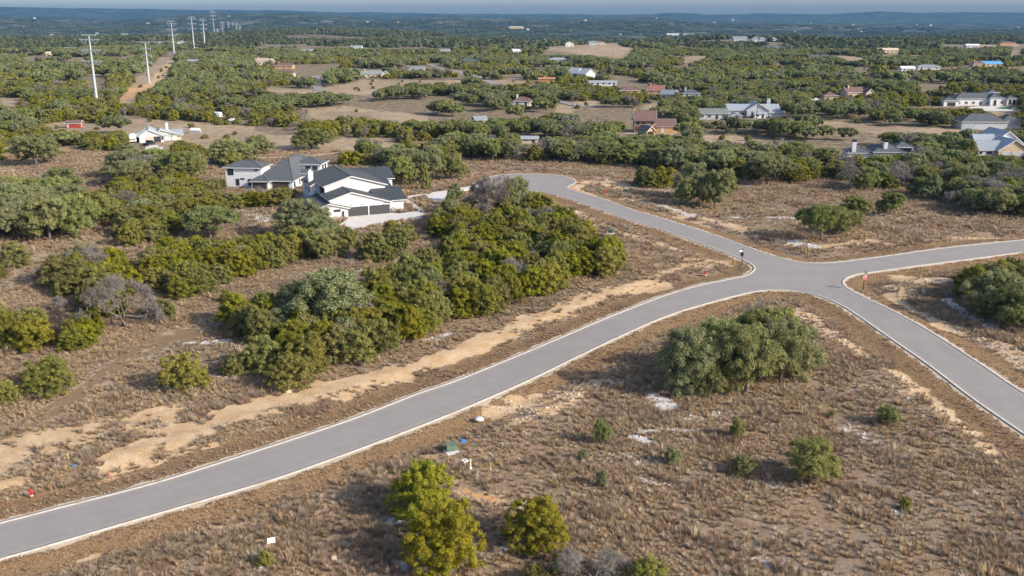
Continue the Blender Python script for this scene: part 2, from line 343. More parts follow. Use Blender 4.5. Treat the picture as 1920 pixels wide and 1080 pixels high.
# clearings seen in the photo beyond 280 m (ground polygons)
CLEAR = [Z([(650, 585), (700, 500), (760, 440), (820, 420), (870, 330), (900, 315), (1000, 318), (985, 390), (950, 440), (900, 480), (870, 500), (780, 515), (770, 585)], 0, 0, 3),
 Z([(1040, 265), (1150, 262), (1190, 235), (1200, 195), (1260, 200), (1230, 240), (1160, 275), (1050, 282)], 0, 0, 3),
 Z([(240, 225), (500, 185), (740, 215), (970, 170), (1250, 180), (1640, 215), (1900, 225), (1960, 360), (1600, 400), (1520, 400), (1110, 400), (1050, 345), (900, 320), (640, 340), (450, 262), (240, 262)], 0, 180, 4),
 Z([(0, 370), (200, 345), (420, 380), (640, 395), (900, 460), (1150, 475), (1580, 480), (1600, 530), (1500, 545), (1380, 525), (1200, 490), (850, 480), (790, 520), (700, 580), (650, 630), (400, 630), (180, 660), (0, 670)], 0, 180, 4),
 Z([(0, 480), (110, 450), (400, 455), (700, 450), (760, 470), (430, 475), (240, 490), (180, 540), (0, 530)], 640, 0, 3),
 Z([(1480, 490), (1760, 500), (1920, 480), (1920, 530), (1800, 535), (1780, 545), (1500, 515)], 0, 0, 3),
 Z([(1700, 610), (1920, 600), (1920, 680), (1750, 668)], 0, 0, 3),
 Z([(0, 590), (280, 630), (480, 640), (490, 700), (350, 690), (200, 670), (130, 650), (0, 660)], 640, 0, 3),
 [(330, 228), (450, 238), (520, 255), (560, 252), (620, 262), (735, 258), (742, 280), (640, 290), (480, 300), (400, 272), (330, 262)],
 [(640, 258), (705, 262), (740, 262), (735, 276), (640, 278)],
 Z([(980, 430), (1040, 440), (1030, 475), (870, 480), (830, 455), (960, 440)], 640, 0, 3),
 Z([(440, 350), (585, 385), (745, 415), (880, 472), (840, 478), (730, 430), (570, 396)], 640, 0, 3),
 Z([(1150, 545), (1280, 575), (1440, 562), (1450, 595), (1300, 620), (1290, 640), (1210, 645), (1195, 600), (1240, 580)], 640, 0, 3),
 Z([(1110, 285), (1260, 262), (1480, 248), (1640, 252), (1650, 285), (1600, 335), (1560, 338), (1400, 315), (1160, 300)], 640, 0, 3),
 Z([(0, 330), (70, 315), (170, 318), (100, 345), (0, 365)], 1280, 0, 3), Z([(480, 215), (780, 208), (960, 228), (1050, 235), (940, 250), (860, 252), (700, 240)], 1280, 0, 3),
 Z([(130, 385), (320, 385), (320, 393), (150, 393)], 1280, 0, 3), Z([(800, 310), (900, 318), (1080, 338), (980, 352), (860, 338)], 1280, 0, 3), Z([(1110, 308), (1210, 288), (1230, 300), (1120, 338)], 1280, 0, 3),
 Z([(1240, 312), (1380, 308), (1290, 333)], 1280, 0, 3), Z([(1640, 258), (1890, 258), (1890, 268), (1640, 268)], 1280, 0, 3), Z([(1830, 290), (1920, 285), (1920, 310), (1840, 335)], 1280, 0, 3),
 Z([(180, 180), (400, 185), (780, 200), (800, 235), (1130, 220), (1300, 240), (1560, 280), (1330, 300), (1150, 285), (850, 290), (700, 265), (450, 250), (200, 205)], 1440, 180, 4),
 Z([(1380, 185), (1490, 190), (1470, 285), (1290, 275)], 1440, 180, 4), Z([(1590, 95), (1850, 85), (1920, 100), (1920, 135), (1700, 145)], 1440, 180, 4),
 Z([(850, 345), (1060, 338), (1070, 375), (850, 380)], 1100, 180, 4), Z([(240, 285), (340, 262), (480, 255), (720, 258), (650, 292), (540, 295), (300, 325)], 1100, 180, 4),
 Z([(440, 60), (560, 45), (620, 75), (480, 105), (400, 115)], 1100, 180, 4), Z([(0, 35), (110, 38), (110, 92), (0, 100)], 1100, 180, 4), Z([(600, 70), (830, 70), (1060, 90), (900, 120), (640, 110)], 1100, 230, 3),
 [(860, 296), (1180, 300), (1195, 330), (1262, 345), (1262, 392), (1370, 388), (1372, 345), (1450, 352), (1500, 345), (1560, 345), (1610, 372), (1700, 372), (1770, 400), (1850, 425), (1930, 430), (2300, 420), (2300, 520), (800, 520), (860, 360), (870, 330)],
 [(560, 50), (640, 52), (630, 58), (560, 56)], Z([(1560, 500), (1600, 495), (1800, 520), (1790, 545)], 0, 0, 3), Z([(0, 555), (130, 550), (100, 600), (0, 590)], 0, 0, 3), [(150, 110), (160, 108), (165, 135), (150, 132)]]
CLEARW = [W(p) for p in CLEAR]
PAVED = []   # driveways and walks: (world polygon) filled below

def field_masks(x, y):
    """ground cover weights at world positions"""
    n = len(x); out = {k: np.zeros(n) for k in ("dirt", "rock", "orange", "track", "pale", "brown", "mown", "forest", "tan", "scree")}
    near = (y > -60) & (y < 430)
    xi, yi = x[near], y[near]
    wob = (fbm(xi / 1.6, yi / 1.6, 5, 3) - .5); wob2 = (fbm(xi / 5.0, yi / 5.0, 8, 3) - .5)
    def strokes(S, soft=1.0, k_=1.0):
        m = np.zeros(len(xi))
        for pts, hw, st in S:
            hw = hw * k_; P = W(pts); xs = [p[0] for p in P]; ys = [p[1] for p in P]; pad = hw * 3 + 3
            b = (xi > min(xs) - pad) & (xi < max(xs) + pad) & (yi > min(ys) - pad) & (yi < max(ys) + pad)
            if not b.any(): continue
            d = dist_line(xi[b], yi[b], P) + wob[b] * hw * 1.6 + wob2[b] * hw * 1.5
            v = st * (1 - sstep(hw * 0.45, hw * 1.35, d)); m[b] = np.maximum(m[b], v)
        return m
    for k, S in (("dirt", DIRT), ("rock", ROCK), ("orange", ORANGE), ("track", TRACK), ("pale", PALE), ("brown", BROWN)): out[k][near] = strokes(S, 1.0, 1.3 if k in ("rock", "track", "dirt") else 1.0)
    rd = road_dist(xi, yi); e = rd - 0.45
    out["scree"][near] = (1 - sstep(0.15, 0.75, e + wob * 1.3))
    out["mown"][near] = sstep(0.0, .4, e) * (1 - sstep(3.6, 5.0, e + wob2 * 1.5))
    fr = (y > 400) & (y < 1900)
    if fr.any():
        xi, yi = x[fr], y[fr]; wob = (fbm(xi / 6, yi / 6, 5, 3) - .5); wob2 = (fbm(xi / 25, yi / 25, 8, 3) - .5)
        out["orange"][fr] = strokes(FORANGE); out["dirt"][fr] = strokes(FDIRT)
    out["rd"] = np.full(n, 99.0); out["rd"][near] = rd
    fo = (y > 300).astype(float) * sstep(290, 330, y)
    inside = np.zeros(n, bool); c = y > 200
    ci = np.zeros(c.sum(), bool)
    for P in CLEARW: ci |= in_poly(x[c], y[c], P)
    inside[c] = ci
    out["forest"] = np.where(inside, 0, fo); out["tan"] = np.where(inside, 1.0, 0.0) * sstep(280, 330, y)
    return out

# ---------------------------------------------------------------- ground sheet
rows = [-70.0]
while rows[-1] < 14000:
    y = rows[-1]; rows.append(y + (2.0 if y < 45 else max(0.42, y * 0.0042)) if y < 420 else y * 1.0115)
rows = np.array(rows); NC = 400
uu = np.linspace(-1, 1, NC)
halfw = 62 + 0.62 * np.maximum(rows, 0) + 0.12 * np.maximum(rows - 1000, 0)
GX = (uu[None, :] * halfw[:, None]); GY = np.repeat(rows[:, None], NC, 1)
gx, gy = GX.ravel(), GY.ravel()
FM = field_masks(gx, gy)
gz = H(gx, gy) + (fbm(gx / 1.1, gy / 1.1, 2, 3) - .5) * 0.22 * np.where(FM["rd"] > 1.0, 1, 0) * sstep(700, 300, gy) * 1.0
rdv = FM["rd"]; gz = gz - 0.02 - 0.28 * sstep(1.0, 4.0, rdv) * (1 - sstep(4.5, 8.5, rdv)) + 0.10 * np.exp(-((rdv - 8) / 2.0) ** 2)
gz = np.where(rdv < 0.6, -0.03, gz)
i = np.arange((len(rows) - 1) * (NC - 1)); r_, c_ = i // (NC - 1), i % (NC - 1); a = r_ * NC + c_
me = mesh_np("ground", np.stack([gx, gy, gz], 1), np.stack([a, a + 1, a + NC + 1, a + NC], 1), smooth=True)
def colattr(me, name, r, g, b, al=None):
    at_ = me.attributes.new(name, 'FLOAT_COLOR', 'POINT')
    at_.data.foreach_set("color", np.stack([r, g, b, np.ones(len(r)) if al is None else al], 1).astype(np.float32).ravel())
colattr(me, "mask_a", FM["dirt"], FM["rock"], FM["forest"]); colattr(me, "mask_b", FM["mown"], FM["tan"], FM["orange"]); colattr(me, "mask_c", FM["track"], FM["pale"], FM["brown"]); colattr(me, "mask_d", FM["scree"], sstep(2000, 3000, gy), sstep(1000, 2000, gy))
t = NT("ground_cover"); P = t.pos()
def sep(nm):
    s_ = t.n("ShaderNodeSeparateColor"); t.l(t.attr(nm).outputs["Color"], s_.inputs[0]); return s_.outputs
A_, B_, C_, D_ = sep("mask_a"), sep("mask_b"), sep("mask_c"), sep("mask_d")
nf = t.noise(1.6, 6, 0.7, P); nm_ = t.noise(0.33, 5, 0.6, P); nl = t.noise(0.06, 4, 0.55, P); nff = t.noise(6.0, 4, 0.7, P)
grass = t.ramp(nf, [(0.30, (0.10, 0.068, 0.043)), (0.43, (0.20, 0.138, 0.088)), (0.55, (0.29, 0.205, 0.13)), (0.70, (0.42, 0.32, 0.21))])
grey = t.ramp(nff, [(0.3, (0.12, 0.088, 0.066)), (0.5, (0.24, 0.18, 0.135)), (0.7, (0.38, 0.305, 0.235))])
col = t.mix(t.maprange(nl, 0.42, 0.6), grass, grey); col = t.mix(t.maprange(t.noise(0.13, 5, .7, P), .54, .66, 0, .6), col, t.mix(t.maprange(nff, .4, .6), (0.20, 0.16, 0.125), (0.50, 0.44, 0.375))); col = t.mix(t.maprange(t.noise(0.21, 4, .65, P), .58, .68, 0, .6), col, (0.13, 0.088, 0.056))
col = t.mix(t.maprange(nm_, 0.35, 0.65, 0.0, 0.45), col, (0.24, 0.165, 0.095))
spk = t.noise(3.3, 2, 0.5, P); col = t.mix(t.maprange(spk, 0.66, 0.74, 0, 0.7), col, (0.5, 0.42, 0.31))
def brk(mask, amp=0.7, lo=0.38, hi=0.62, nz=None):
    return t.maprange(t.math('ADD', mask, t.math('MULTIPLY', t.math('SUBTRACT', nz or nf, 0.5), amp)), lo, hi)
mownc = t.ramp(nff, [(0.36, (0.12, 0.066, 0.032)), (0.5, (0.225, 0.138, 0.072)), (0.64, (0.36, 0.25, 0.14))])
col = t.mix(brk(B_[0], 0.5), col, mownc)
tanc = t.ramp(nm_, [(0.3, (0.20, 0.14, 0.085)), (0.45, (0.32, 0.235, 0.15)), (0.6, (0.42, 0.32, 0.21)), (0.75, (0.30, 0.26, 0.15))])
nb = t.noise(0.018, 5, 0.6, P); tanc = t.mix(t.maprange(nb, .45, .62, 0, .7), tanc, (0.25, 0.185, 0.12)); tanc = t.mix(t.maprange(nl, .5, .7, 0, .5), tanc, (0.44, 0.34, 0.23)); tanc = t.mix(t.maprange(t.noise(0.5, 3, .6, P), .6, .68, 0, .55), tanc, (0.13, 0.115, 0.07))
col = t.mix(B_[1], col, tanc)
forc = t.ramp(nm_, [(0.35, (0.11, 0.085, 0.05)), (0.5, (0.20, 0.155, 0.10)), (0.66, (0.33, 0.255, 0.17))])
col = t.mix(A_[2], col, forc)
col = t.mix(brk(C_[2]), col, (0.16, 0.10, 0.06))
palec = t.mix(t.maprange(nff, .38, .62), (0.24, 0.185, 0.125), (0.43, 0.345, 0.245)); col = t.mix(brk(C_[1], 0.8), col, palec)
col = t.mix(brk(C_[0], 0.9), col, t.mix(t.maprange(nff, .4, .6), (0.15, 0.098, 0.055), (0.29, 0.205, 0.125)))
nv = t.noise(9, 4, .8, P); nfc = t.maprange(nff, .35, .65); dirtc = t.mix(t.maprange(nm_, .35, .65), t.mix(nfc, (0.36, 0.225, 0.115), (0.55, 0.38, 0.215)), t.mix(nfc, (0.46, 0.32, 0.19), (0.63, 0.475, 0.305))); dirtc = t.mix(t.maprange(nv, .56, .66, 0, .5), dirtc, (0.26, 0.18, 0.11)); dirtc = t.mix(t.maprange(nv, .44, .34, 0, .5), dirtc, (0.70, 0.56, 0.40))
col = t.mix(brk(A_[0], 1.1), col, dirtc)
col = t.mix(brk(D_[0], 1.1), col, t.mix(nff, (0.33, 0.25, 0.17), (0.66, 0.55, 0.42)))
col = t.mix(brk(B_[2], 0.8), col, (0.56, 0.30, 0.13))
rockc = t.mix(nff, (0.34, 0.32, 0.30), (0.72, 0.69, 0.66)); col = t.mix(brk(A_[1], 1.2, 0.4, 0.6), col, rockc)
# far forest cover
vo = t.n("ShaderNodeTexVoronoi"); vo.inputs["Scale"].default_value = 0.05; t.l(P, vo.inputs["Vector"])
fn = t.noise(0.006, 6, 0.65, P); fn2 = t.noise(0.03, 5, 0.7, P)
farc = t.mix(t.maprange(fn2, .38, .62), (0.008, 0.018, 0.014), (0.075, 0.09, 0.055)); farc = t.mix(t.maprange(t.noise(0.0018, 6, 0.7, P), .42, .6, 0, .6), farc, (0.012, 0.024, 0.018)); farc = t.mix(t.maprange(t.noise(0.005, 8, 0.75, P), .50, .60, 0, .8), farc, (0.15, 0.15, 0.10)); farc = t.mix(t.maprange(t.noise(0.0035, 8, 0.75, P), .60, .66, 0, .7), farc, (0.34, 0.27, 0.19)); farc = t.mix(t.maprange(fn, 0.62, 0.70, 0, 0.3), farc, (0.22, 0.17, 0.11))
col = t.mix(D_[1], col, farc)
bh = t.math('ADD', t.math('MULTIPLY', nf, 1.0), t.math('MULTIPLY', nff, 0.4))
M_GROUND = t.finish(col, 0.95, 0, bh, 0.16, 0.55, 0.1)
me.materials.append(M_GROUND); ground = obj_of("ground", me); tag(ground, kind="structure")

# ---------------------------------------------------------------- road, curbs
t = NT("road_asphalt"); P = t.pos()
n1 = t.noise(0.25, 4, 0.6, P); n2 = t.noise(14, 3, 0.8, P); n3 = t.noise(1.1, 4, 0.6, P)
c = t.mix(n2, (0.215, 0.195, 0.180), (0.305, 0.279, 0.259)); c = t.mix(t.maprange(n1, 0.3, 0.7, 0, 0.5), c, (0.31, 0.285, 0.262))
c = t.mix(t.maprange(n3, 0.55, 0.75, 0, 0.25), c, (0.19, 0.185, 0.18))
c = t.mix(t.maprange(t.noise(0.12, 3, 0.5, P), 0.56, 0.6, 0, 0.22), c, (0.29, 0.268, 0.248)); ed = t.attr('edge').outputs['Fac']; c = t.mix(t.maprange(t.math('ADD', ed, t.math('MULTIPLY', n3, .25)), .45, 1.05, 0, .45), c, (0.40, 0.35, 0.28)); c = t.mix(t.math('MULTIPLY', t.attr('wheel').outputs['Fac'], .35), c, (0.20, 0.19, 0.18))
M_ASPH = t.finish(c, 0.85, 0, n2, 0.01, 0.3, 0.25)
t = NT("curb_concrete"); P = t.pos(); n1 = t.noise(1.2, 5, 0.7, P); n2 = t.noise(8, 3, 0.7, P)
c = t.mix(n1, (0.36, 0.33, 0.295), (0.52, 0.485, 0.44)); c = t.mix(t.maprange(n2, 0.5, 0.68, 0, 0.75), c, (0.30, 0.24, 0.17)); c = t.mix(t.maprange(t.noise(.5, 3, .6, P), .55, .66, 0, .6), c, (0.34, 0.27, 0.19))
M_CURB = t.finish(c, 0.9, 0, n2, 0.01, 0.3)
# asphalt sheet: fine grid clipped to the traced outline, with distance-to-edge for wear
from mathutils.geometry import tessellate_polygon
import bmesh
rp = [Vector((p[0], p[1], 0.012)) for p in ROAD]
tri = tessellate_polygon([rp]); bm = bmesh.new(); vs = [bm.verts.new(v) for v in rp]
for q in tri:
    try: bm.faces.new([vs[k] for k in q])
    except ValueError: pass
bmesh.ops.recalc_face_normals(bm, faces=bm.faces)
for axis, lo, hi in (((1, 0, 0), -75, 130), ((0, 1, 0), 60, 285)):
    c_ = lo
    while c_ < hi:
        bmesh.ops.bisect_plane(bm, geom=bm.verts[:] + bm.edges[:] + bm.faces[:], plane_co=(c_, c_, 0), plane_no=axis); c_ += 1.1 if axis[0] else 1.1
me = bpy.data.meshes.new("road"); bm.to_mesh(me); bm.free()
for p in me.polygons:
    if p.normal.z < 0: p.flip()
co = np.zeros(len(me.vertices) * 3, np.float32); me.vertices.foreach_get("co", co); co = co.reshape(-1, 3)
de = np.abs(road_dist(co[:, 0].astype(float), co[:, 1].astype(float)))
for nm, val in (("edge", np.exp(-de / .35)), ("wheel", np.exp(-((de - 1.3) / .35) ** 2) + .6 * np.exp(-((de - 2.7) / .35) ** 2))):
    a_ = me.attributes.new(nm, 'FLOAT', 'POINT'); a_.data.foreach_set("value", val.astype(np.float32))
me.materials.append(M_ASPH); tag(obj_of("road", me), kind="structure"); print("road verts", len(co))
def curb(P, name):
    P = [Vector((*p, 0)) for p in P]; N = len(P); V = []; w = 0.36
    for k in range(N):
        d = (P[min(k + 1, N - 1)] - P[max(k - 1, 0)]).normalized(); nrm = Vector((d.y, -d.x, 0))   # outside is to the right
        a_ = P[k] - nrm * 0.03; b_ = P[k] + nrm * w; c_ = P[k] + nrm * (w + .02)
        V += [(a_.x, a_.y, 0.0), (a_.x, a_.y, 0.04), (b_.x, b_.y, 0.075), (c_.x, c_.y, -0.2)]
    F = []
    for k in range(N - 1):
        for j in range(3): i0 = 4 * k + j; F.append((i0, i0 + 1, i0 + 5, i0 + 4))
    m = mesh_np(name, np.array(V), np.array(F), [M_CURB]); tag(obj_of(name, m), kind="structure")
curb(ES, "kerb"); curb(ESE, "kerb"); curb(ENE, "kerb")

M_CONC = None
t = NT("driveway_concrete"); P = t.pos(); n1 = t.noise(0.4, 4, 0.6, P); n2 = t.noise(5, 4, 0.7, P)
M_CONC = t.finish(t.mix(t.maprange(n1, .55, .7, 0, .4), t.mix(n2, (0.50, 0.475, 0.44), (0.66, 0.63, 0.59)), (0.30, 0.27, 0.24)), 0.9, 0, n2, 0.005, 0.3)
def slab(name, pts, z=0.10, mat=None, kind="structure", thick=0.3):
    w_ = [at(*p) for p in pts]; z0 = Hs(*w_[0])
    m = MB().extrude([(a, b, z0 + z - thick) for a, b in w_], (0, 0, thick)); PAVED.append(w_)
    return tag(m.build(name, mat or M_CONC), kind=kind)
def strip(name, pts, hw, mat, z=0.05):
    P = catmull([att(*p)[:2] for p in pts], 5); P = [Vector((*p, 0)) for p in P]; V = []; N = len(P)
    for k in range(N):
        d = (P[min(k + 1, N - 1)] - P[max(k - 1, 0)]).normalized(); nrm = Vector((d.y, -d.x, 0))
        for s_ in (-1, 1):
            q = P[k] + nrm * hw * s_; V.append((q.x, q.y, Hs(q.x, q.y) + z))
    F = [(2 * k, 2 * k + 1, 2 * k + 3, 2 * k + 2) for k in range(N - 1)]
    PAVED.append([(V[2 * k][0], V[2 * k][1]) for k in range(N)] + [(V[2 * k + 1][0], V[2 * k + 1][1]) for k in range(N)][::-1])
    return tag(obj_of(name, mesh_np(name, np.array(V), np.array(F), [mat])), kind="structure")
slab("driveway", [(634, 424), (650, 412), (653, 407), (729, 399.5), (748, 401), (785, 396), (797, 401), (790, 410), (770, 412), (735, 414), (690, 424), (660, 431)])
slab("path", [(753, 373), (764, 373), (795, 396), (785, 397.5)], 0.115)
slab("path", [(764, 368), (802, 362.5), (802, 365.5), (765, 372)], 0.12)
slab("driveway", [(800, 367), (812, 361), (835, 358), (850, 355), (895, 347.5), (897, 352), (870, 357), (848, 362), (838, 366), (837, 376), (832, 381), (815, 379), (803, 373)], 0.11)
M_TRACKR = plain("gravel_track", (0.50, 0.41, 0.31), 0.95, var=0.2, scale=0.3)
strip("path", [(380, 301), (450, 303), (478, 297), (560, 294), (640, 287), (735, 279), (800, 276), (900, 266), (960, 263), (985, 264)], 1.5, M_TRACKR)
strip("path", [(297, 276), (290, 284), (275, 290), (262, 296)], 1.8, M_CONC, 0.06)
slab("driveway", [(273, 277), (281, 272), (297, 272), (297, 280), (285, 290), (272, 287)], 0.08)
strip("road", Z([(440, 352), (500, 366), (580, 390), (660, 405), (740, 425), (800, 448), (870, 475)], 640, 0, 3), 3.6, M_ASPH, 0.25)
strip("road", Z([(1130, 545), (1170, 560), (1260, 580), (1340, 597), (1420, 608)], 640, 0, 3), 3.2, M_ASPH, 0.25)
strip("road", [(592, 142), (594, 155), (596, 165), (601, 171)], 3.0, M_ASPH, 0.15)
strip("road", Z([(870, 252), (910, 243), (940, 232), (960, 232)], 1280, 0, 3), 4.5, M_TRACKR, 0.5)

# ================================================================ TREE MESHES
def unit(v): return v / np.maximum(np.linalg.norm(v, axis=1, keepdims=True), 1e-6)
def leaf_quads(rng, P, N, size, up=0.0, aspect=0.5):
    """diamond leaf clumps at points P, roughly facing N, long axis blended towards outward+up"""
    n = len(P); nr = unit(N + rng.normal(0, .75, (n, 3)))
    ax = unit(N * 0.6 + np.array([0, 0, up]) + rng.normal(0, .55, (n, 3))); ax = unit(ax - nr * (ax * nr).sum(1, keepdims=True)); bx = np.cross(nr, ax)
    s = (size * rng.uniform(.6, 1.35, n))[:, None]
    V = np.stack([P - ax * s * .5, P + bx * s * aspect * .5, P + ax * s * .6, P - bx * s * aspect * .5], 1).reshape(-1, 3)
    F = np.arange(4 * n).reshape(n, 4); return V, F
ICO_V = None
def ico(sub=1):
    import bmesh
    bm = bmesh.new(); bmesh.ops.create_icosphere(bm, subdivisions=sub, radius=1.0)
    v = np.array([q.co[:] for q in bm.verts]); f = np.array([[q.index for q in p.verts] for p in bm.faces]); bm.free(); return v, f
ICO1, ICO2 = ico(1), ico(2)
class Acc:
    def __init__(s): s.V = []; s.F3 = []; s.F4 = []; s.T = []; s.n = 0
    def add(s, V, F, tint):
        F = np.asarray(F) + s.n; (s.F3 if F.shape[1] == 3 else s.F4).append(F); s.V.append(V); s.T.append(np.broadcast_to(tint, (len(V),))); s.n += len(V)
    def mesh(s, name, mat):
        F = []
        if s.F3: F.append(np.concatenate(s.F3))
        if s.F4: F.append(np.concatenate(s.F4))
        return mesh_np(name, np.concatenate(s.V), F, [mat], np.concatenate(s.T))
def crown(name, mat, rng, cl, per, size, core=0.72, up=0.6, aspect=0.5, tjit=0.16, corev=ICO1):
    """cl: rows (x,y,z,r,tint) of foliage clumps"""
    A = Acc()
    for x, y, z, r, tn in cl:
        v, f = corev; w = 1 + rng.normal(0, .12, (len(v), 1))
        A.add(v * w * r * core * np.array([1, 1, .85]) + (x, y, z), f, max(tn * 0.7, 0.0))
        n = max(int(per * r * r), 5); d = unit(rng.normal(0, 1, (n, 3))); d[:, 2] = np.where(d[:, 2] < -.35, -d[:, 2], d[:, 2])
        rr = r * rng.uniform(.72, 1.12, (n, 1)); Pn = d * rr * np.array([1, 1, .9]) + (x, y, z)
        V, F = leaf_quads(rng, Pn, d, size, up, aspect)
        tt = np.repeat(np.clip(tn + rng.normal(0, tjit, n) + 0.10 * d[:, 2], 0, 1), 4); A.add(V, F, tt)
    return A.mesh(name, mat)
def jun_clumps(rng, w, h, n, rr, lobes=6, tn=.5):
    """dense evergreen: several upright lobes merging to a dome that reaches the ground"""
    out = []; L = []
    for k in range(lobes):
        a = 2 * math.pi * (k + rng.uniform(-.3, .3)) / lobes; q = rng.uniform(.35, .62) if k else 0.1
        L.append((math.cos(a) * w * .5 * q, math.sin(a) * w * .5 * q, w * rng.uniform(.26, .36), h * rng.uniform(.66, .98)))
    L.append((0, 0, w * .36, h))
    for k in range(n):
        lx, ly, lr, lh = L[rng.integers(len(L))]
        a = rng.uniform(0, 2 * math.pi); z = rng.uniform(0.10, 1.0) ** 0.85
        prof = math.sqrt(max(1 - (max(z - .28, 0) / .74) ** 2, 0.02)) * (0.78 + .22 * min(z / .28, 1))
        r = rr * rng.uniform(.7, 1.25)
        R = max(lr * prof - r * .3, 0) * rng.uniform(.8, 1.08)
        out.append((lx + math.cos(a) * R, ly + math.sin(a) * R, max(z * lh - r * .45, r * .6), r, float(np.clip(rng.normal(tn, .14), .1, .95))))
    return out
def oak_clumps(rng, w, h, n, rr, base=.28, tn=.5):
    out = []; L = []
    nl = 7
    for k in range(nl):
        a = 2 * math.pi * k / nl + rng.uniform(-.3, .3); q = rng.uniform(.32, .66)
        L.append((math.cos(a) * w * .5 * q, math.sin(a) * w * .5 * q, h * rng.uniform(.48 if base > .1 else .24, .72), w * rng.uniform(.16, .24)))
    L += [(0, 0, h * .78, w * .24), (w * .1, -w * .1, h * .7, w * .22)]
    for k in range(n):
        lx, ly, lz, lr = L[rng.integers(len(L))]
        d = rng.normal(0, 1, 3); d /= np.linalg.norm(d); d[2] = abs(d[2]) if rng.random() < (.72 if base > .1 else .5) else d[2]
        r = rr * rng.uniform(.65, 1.3); R = lr * rng.uniform(.8, 1.1)
        z = lz + d[2] * R * .85; z = min(z, h - r * .5)
        if z < base * h: z = base * h + rng.uniform(0, .12) * h
        out.append((lx + d[0] * R * 1.1, ly + d[1] * R * 1.1, z, r, float(np.clip(rng.normal(tn, .13), .05, .95))))
    return out
def trunk_mesh(name, rng, h, w, limbs=5, r0=.22, lean=.1, base=.3, mat=None):
    m = MB(); top = Vector((rng.uniform(-lean, lean) * w, rng.uniform(-lean, lean) * w, h * base))
    m.tube([(0, 0, -.3), top * .5, top], [r0 * 1.35, r0, r0 * .85], 7)
    for k in range(limbs):
        a = 2 * math.pi * k / limbs + rng.uniform(-.4, .4); q = rng.uniform(.45, .8) * w * .5; zz = h * rng.uniform(.6, .85)
        p3 = Vector((math.cos(a) * q, math.sin(a) * q, zz)); p2 = top.lerp(p3, .5) + Vector((0, 0, -.05 * h)); p2 += Vector((rng.uniform(-.2, .2), rng.uniform(-.2, .2), 0))
        m.tube([top * .95, p2, p3], [r0 * .65, r0 * .4, r0 * .12], 5)
    me = bpy.data.meshes.new(name); me.from_pydata(m.v, [], m.f); me.materials.append(mat or M_BARK); me.update(); return me
M_PALEBARK = plain("pale_bark", (0.36, 0.33, 0.30), 0.9, var=0.25)
def bare_mesh(name, rng, w, h, depth=5, mat=M_TWIG, spread=.55, stems=3, twig=1.0, gnarl=.25):
    A = Acc(); segs = []
    def grow(p, d, L, r, k):
        q = p + d * L; segs.append((p, q, r, r * .68, k))
        if k == 0: return
        for j in range(3 if rng.random() < .45 else 2):
            nd = d + rng.normal(0, spread, 3) * (1 if k > 1 else 1.3); nd[2] += .12; nd /= np.linalg.norm(nd); grow(q, nd, L * rng.uniform(.66, .86), r * .62, k - 1)
    for s_ in range(stems):
        d = np.array([rng.normal(0, .3), rng.normal(0, .3), 1.0]); d /= np.linalg.norm(d); grow(np.array([rng.normal(0, .15), rng.normal(0, .15), -.1]), d, h * .30, .12 * h / 5, depth)
    pts = np.array([s[1] for s in segs]); sx = w * .5 / max(np.percentile(np.abs(pts[:, :2]), 97), .1); sz = h / pts[:, 2].max()
    S = np.array([sx, sx, sz])
    for p, q, r1, r2, k in segs:
        p, q = p * S, q * S; d = q - p; d /= np.linalg.norm(d); a = np.cross(d, [.3, .2, .9]); a /= np.linalg.norm(a); b = np.cross(d, a)
        r1, r2 = max(r1, .018 * twig), max(r2, .012 * twig); an = [0, 2.094, 4.188]
        V = np.array([p + (a * math.cos(t_) + b * math.sin(t_)) * r1 for t_ in an] + [q + (a * math.cos(t_) + b * math.sin(t_)) * r2 for t_ in an])
        A.add(V, [[0, 1, 4, 3], [1, 2, 5, 4], [2, 0, 3, 5]], float(np.clip(.35 + .12 * (depth - k) + rng.normal(0, .1), 0, 1)))
        if k <= 1:
            n = 9; base = q + rng.normal(0, .12, (n, 3)) * S[0] * .3; dd = unit(np.array(d) + rng.normal(0, .8, (n, 3))); L = rng.uniform(.25, .6, (n, 1)) * h / 5
            sd = unit(np.cross(dd, rng.normal(0, 1, (n, 3)))) * .016 * twig
            V = np.stack([base - sd, base + sd, base + dd * L], 1).reshape(-1, 3); A.add(V, np.arange(3 * n).reshape(n, 3), np.repeat(np.clip(rng.normal(.65, .15, n), 0, 1), 3))
    return A.mesh(name, mat)
R = np.random.default_rng(5)
# near / middle / far versions of each kind (all at real size: juniper 5.5 x 4.6 m, oak 9 x 6.2 m)
JW, JH, OW, OH = 5.5, 4.6, 9.0, 6.2
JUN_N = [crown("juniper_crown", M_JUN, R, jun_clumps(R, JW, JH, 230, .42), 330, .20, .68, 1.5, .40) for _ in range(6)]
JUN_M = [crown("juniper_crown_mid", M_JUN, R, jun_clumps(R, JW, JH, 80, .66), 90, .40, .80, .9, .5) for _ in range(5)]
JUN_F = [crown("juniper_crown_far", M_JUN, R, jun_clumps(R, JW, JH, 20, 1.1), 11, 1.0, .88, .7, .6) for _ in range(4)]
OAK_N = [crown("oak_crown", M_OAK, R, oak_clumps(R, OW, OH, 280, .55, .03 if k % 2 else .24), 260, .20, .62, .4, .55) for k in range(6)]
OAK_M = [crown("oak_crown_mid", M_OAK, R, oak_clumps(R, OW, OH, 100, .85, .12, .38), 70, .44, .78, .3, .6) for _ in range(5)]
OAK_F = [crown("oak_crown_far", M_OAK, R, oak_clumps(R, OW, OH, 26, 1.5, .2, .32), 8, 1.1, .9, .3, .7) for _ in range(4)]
JUN_H = [crown("juniper_crown_fine", M_JUN, R, jun_clumps(R, JW, JH, 330, .33, 8, .68), 900, .125, .66, 1.7, .42, tjit=.2) for _ in range(3)]
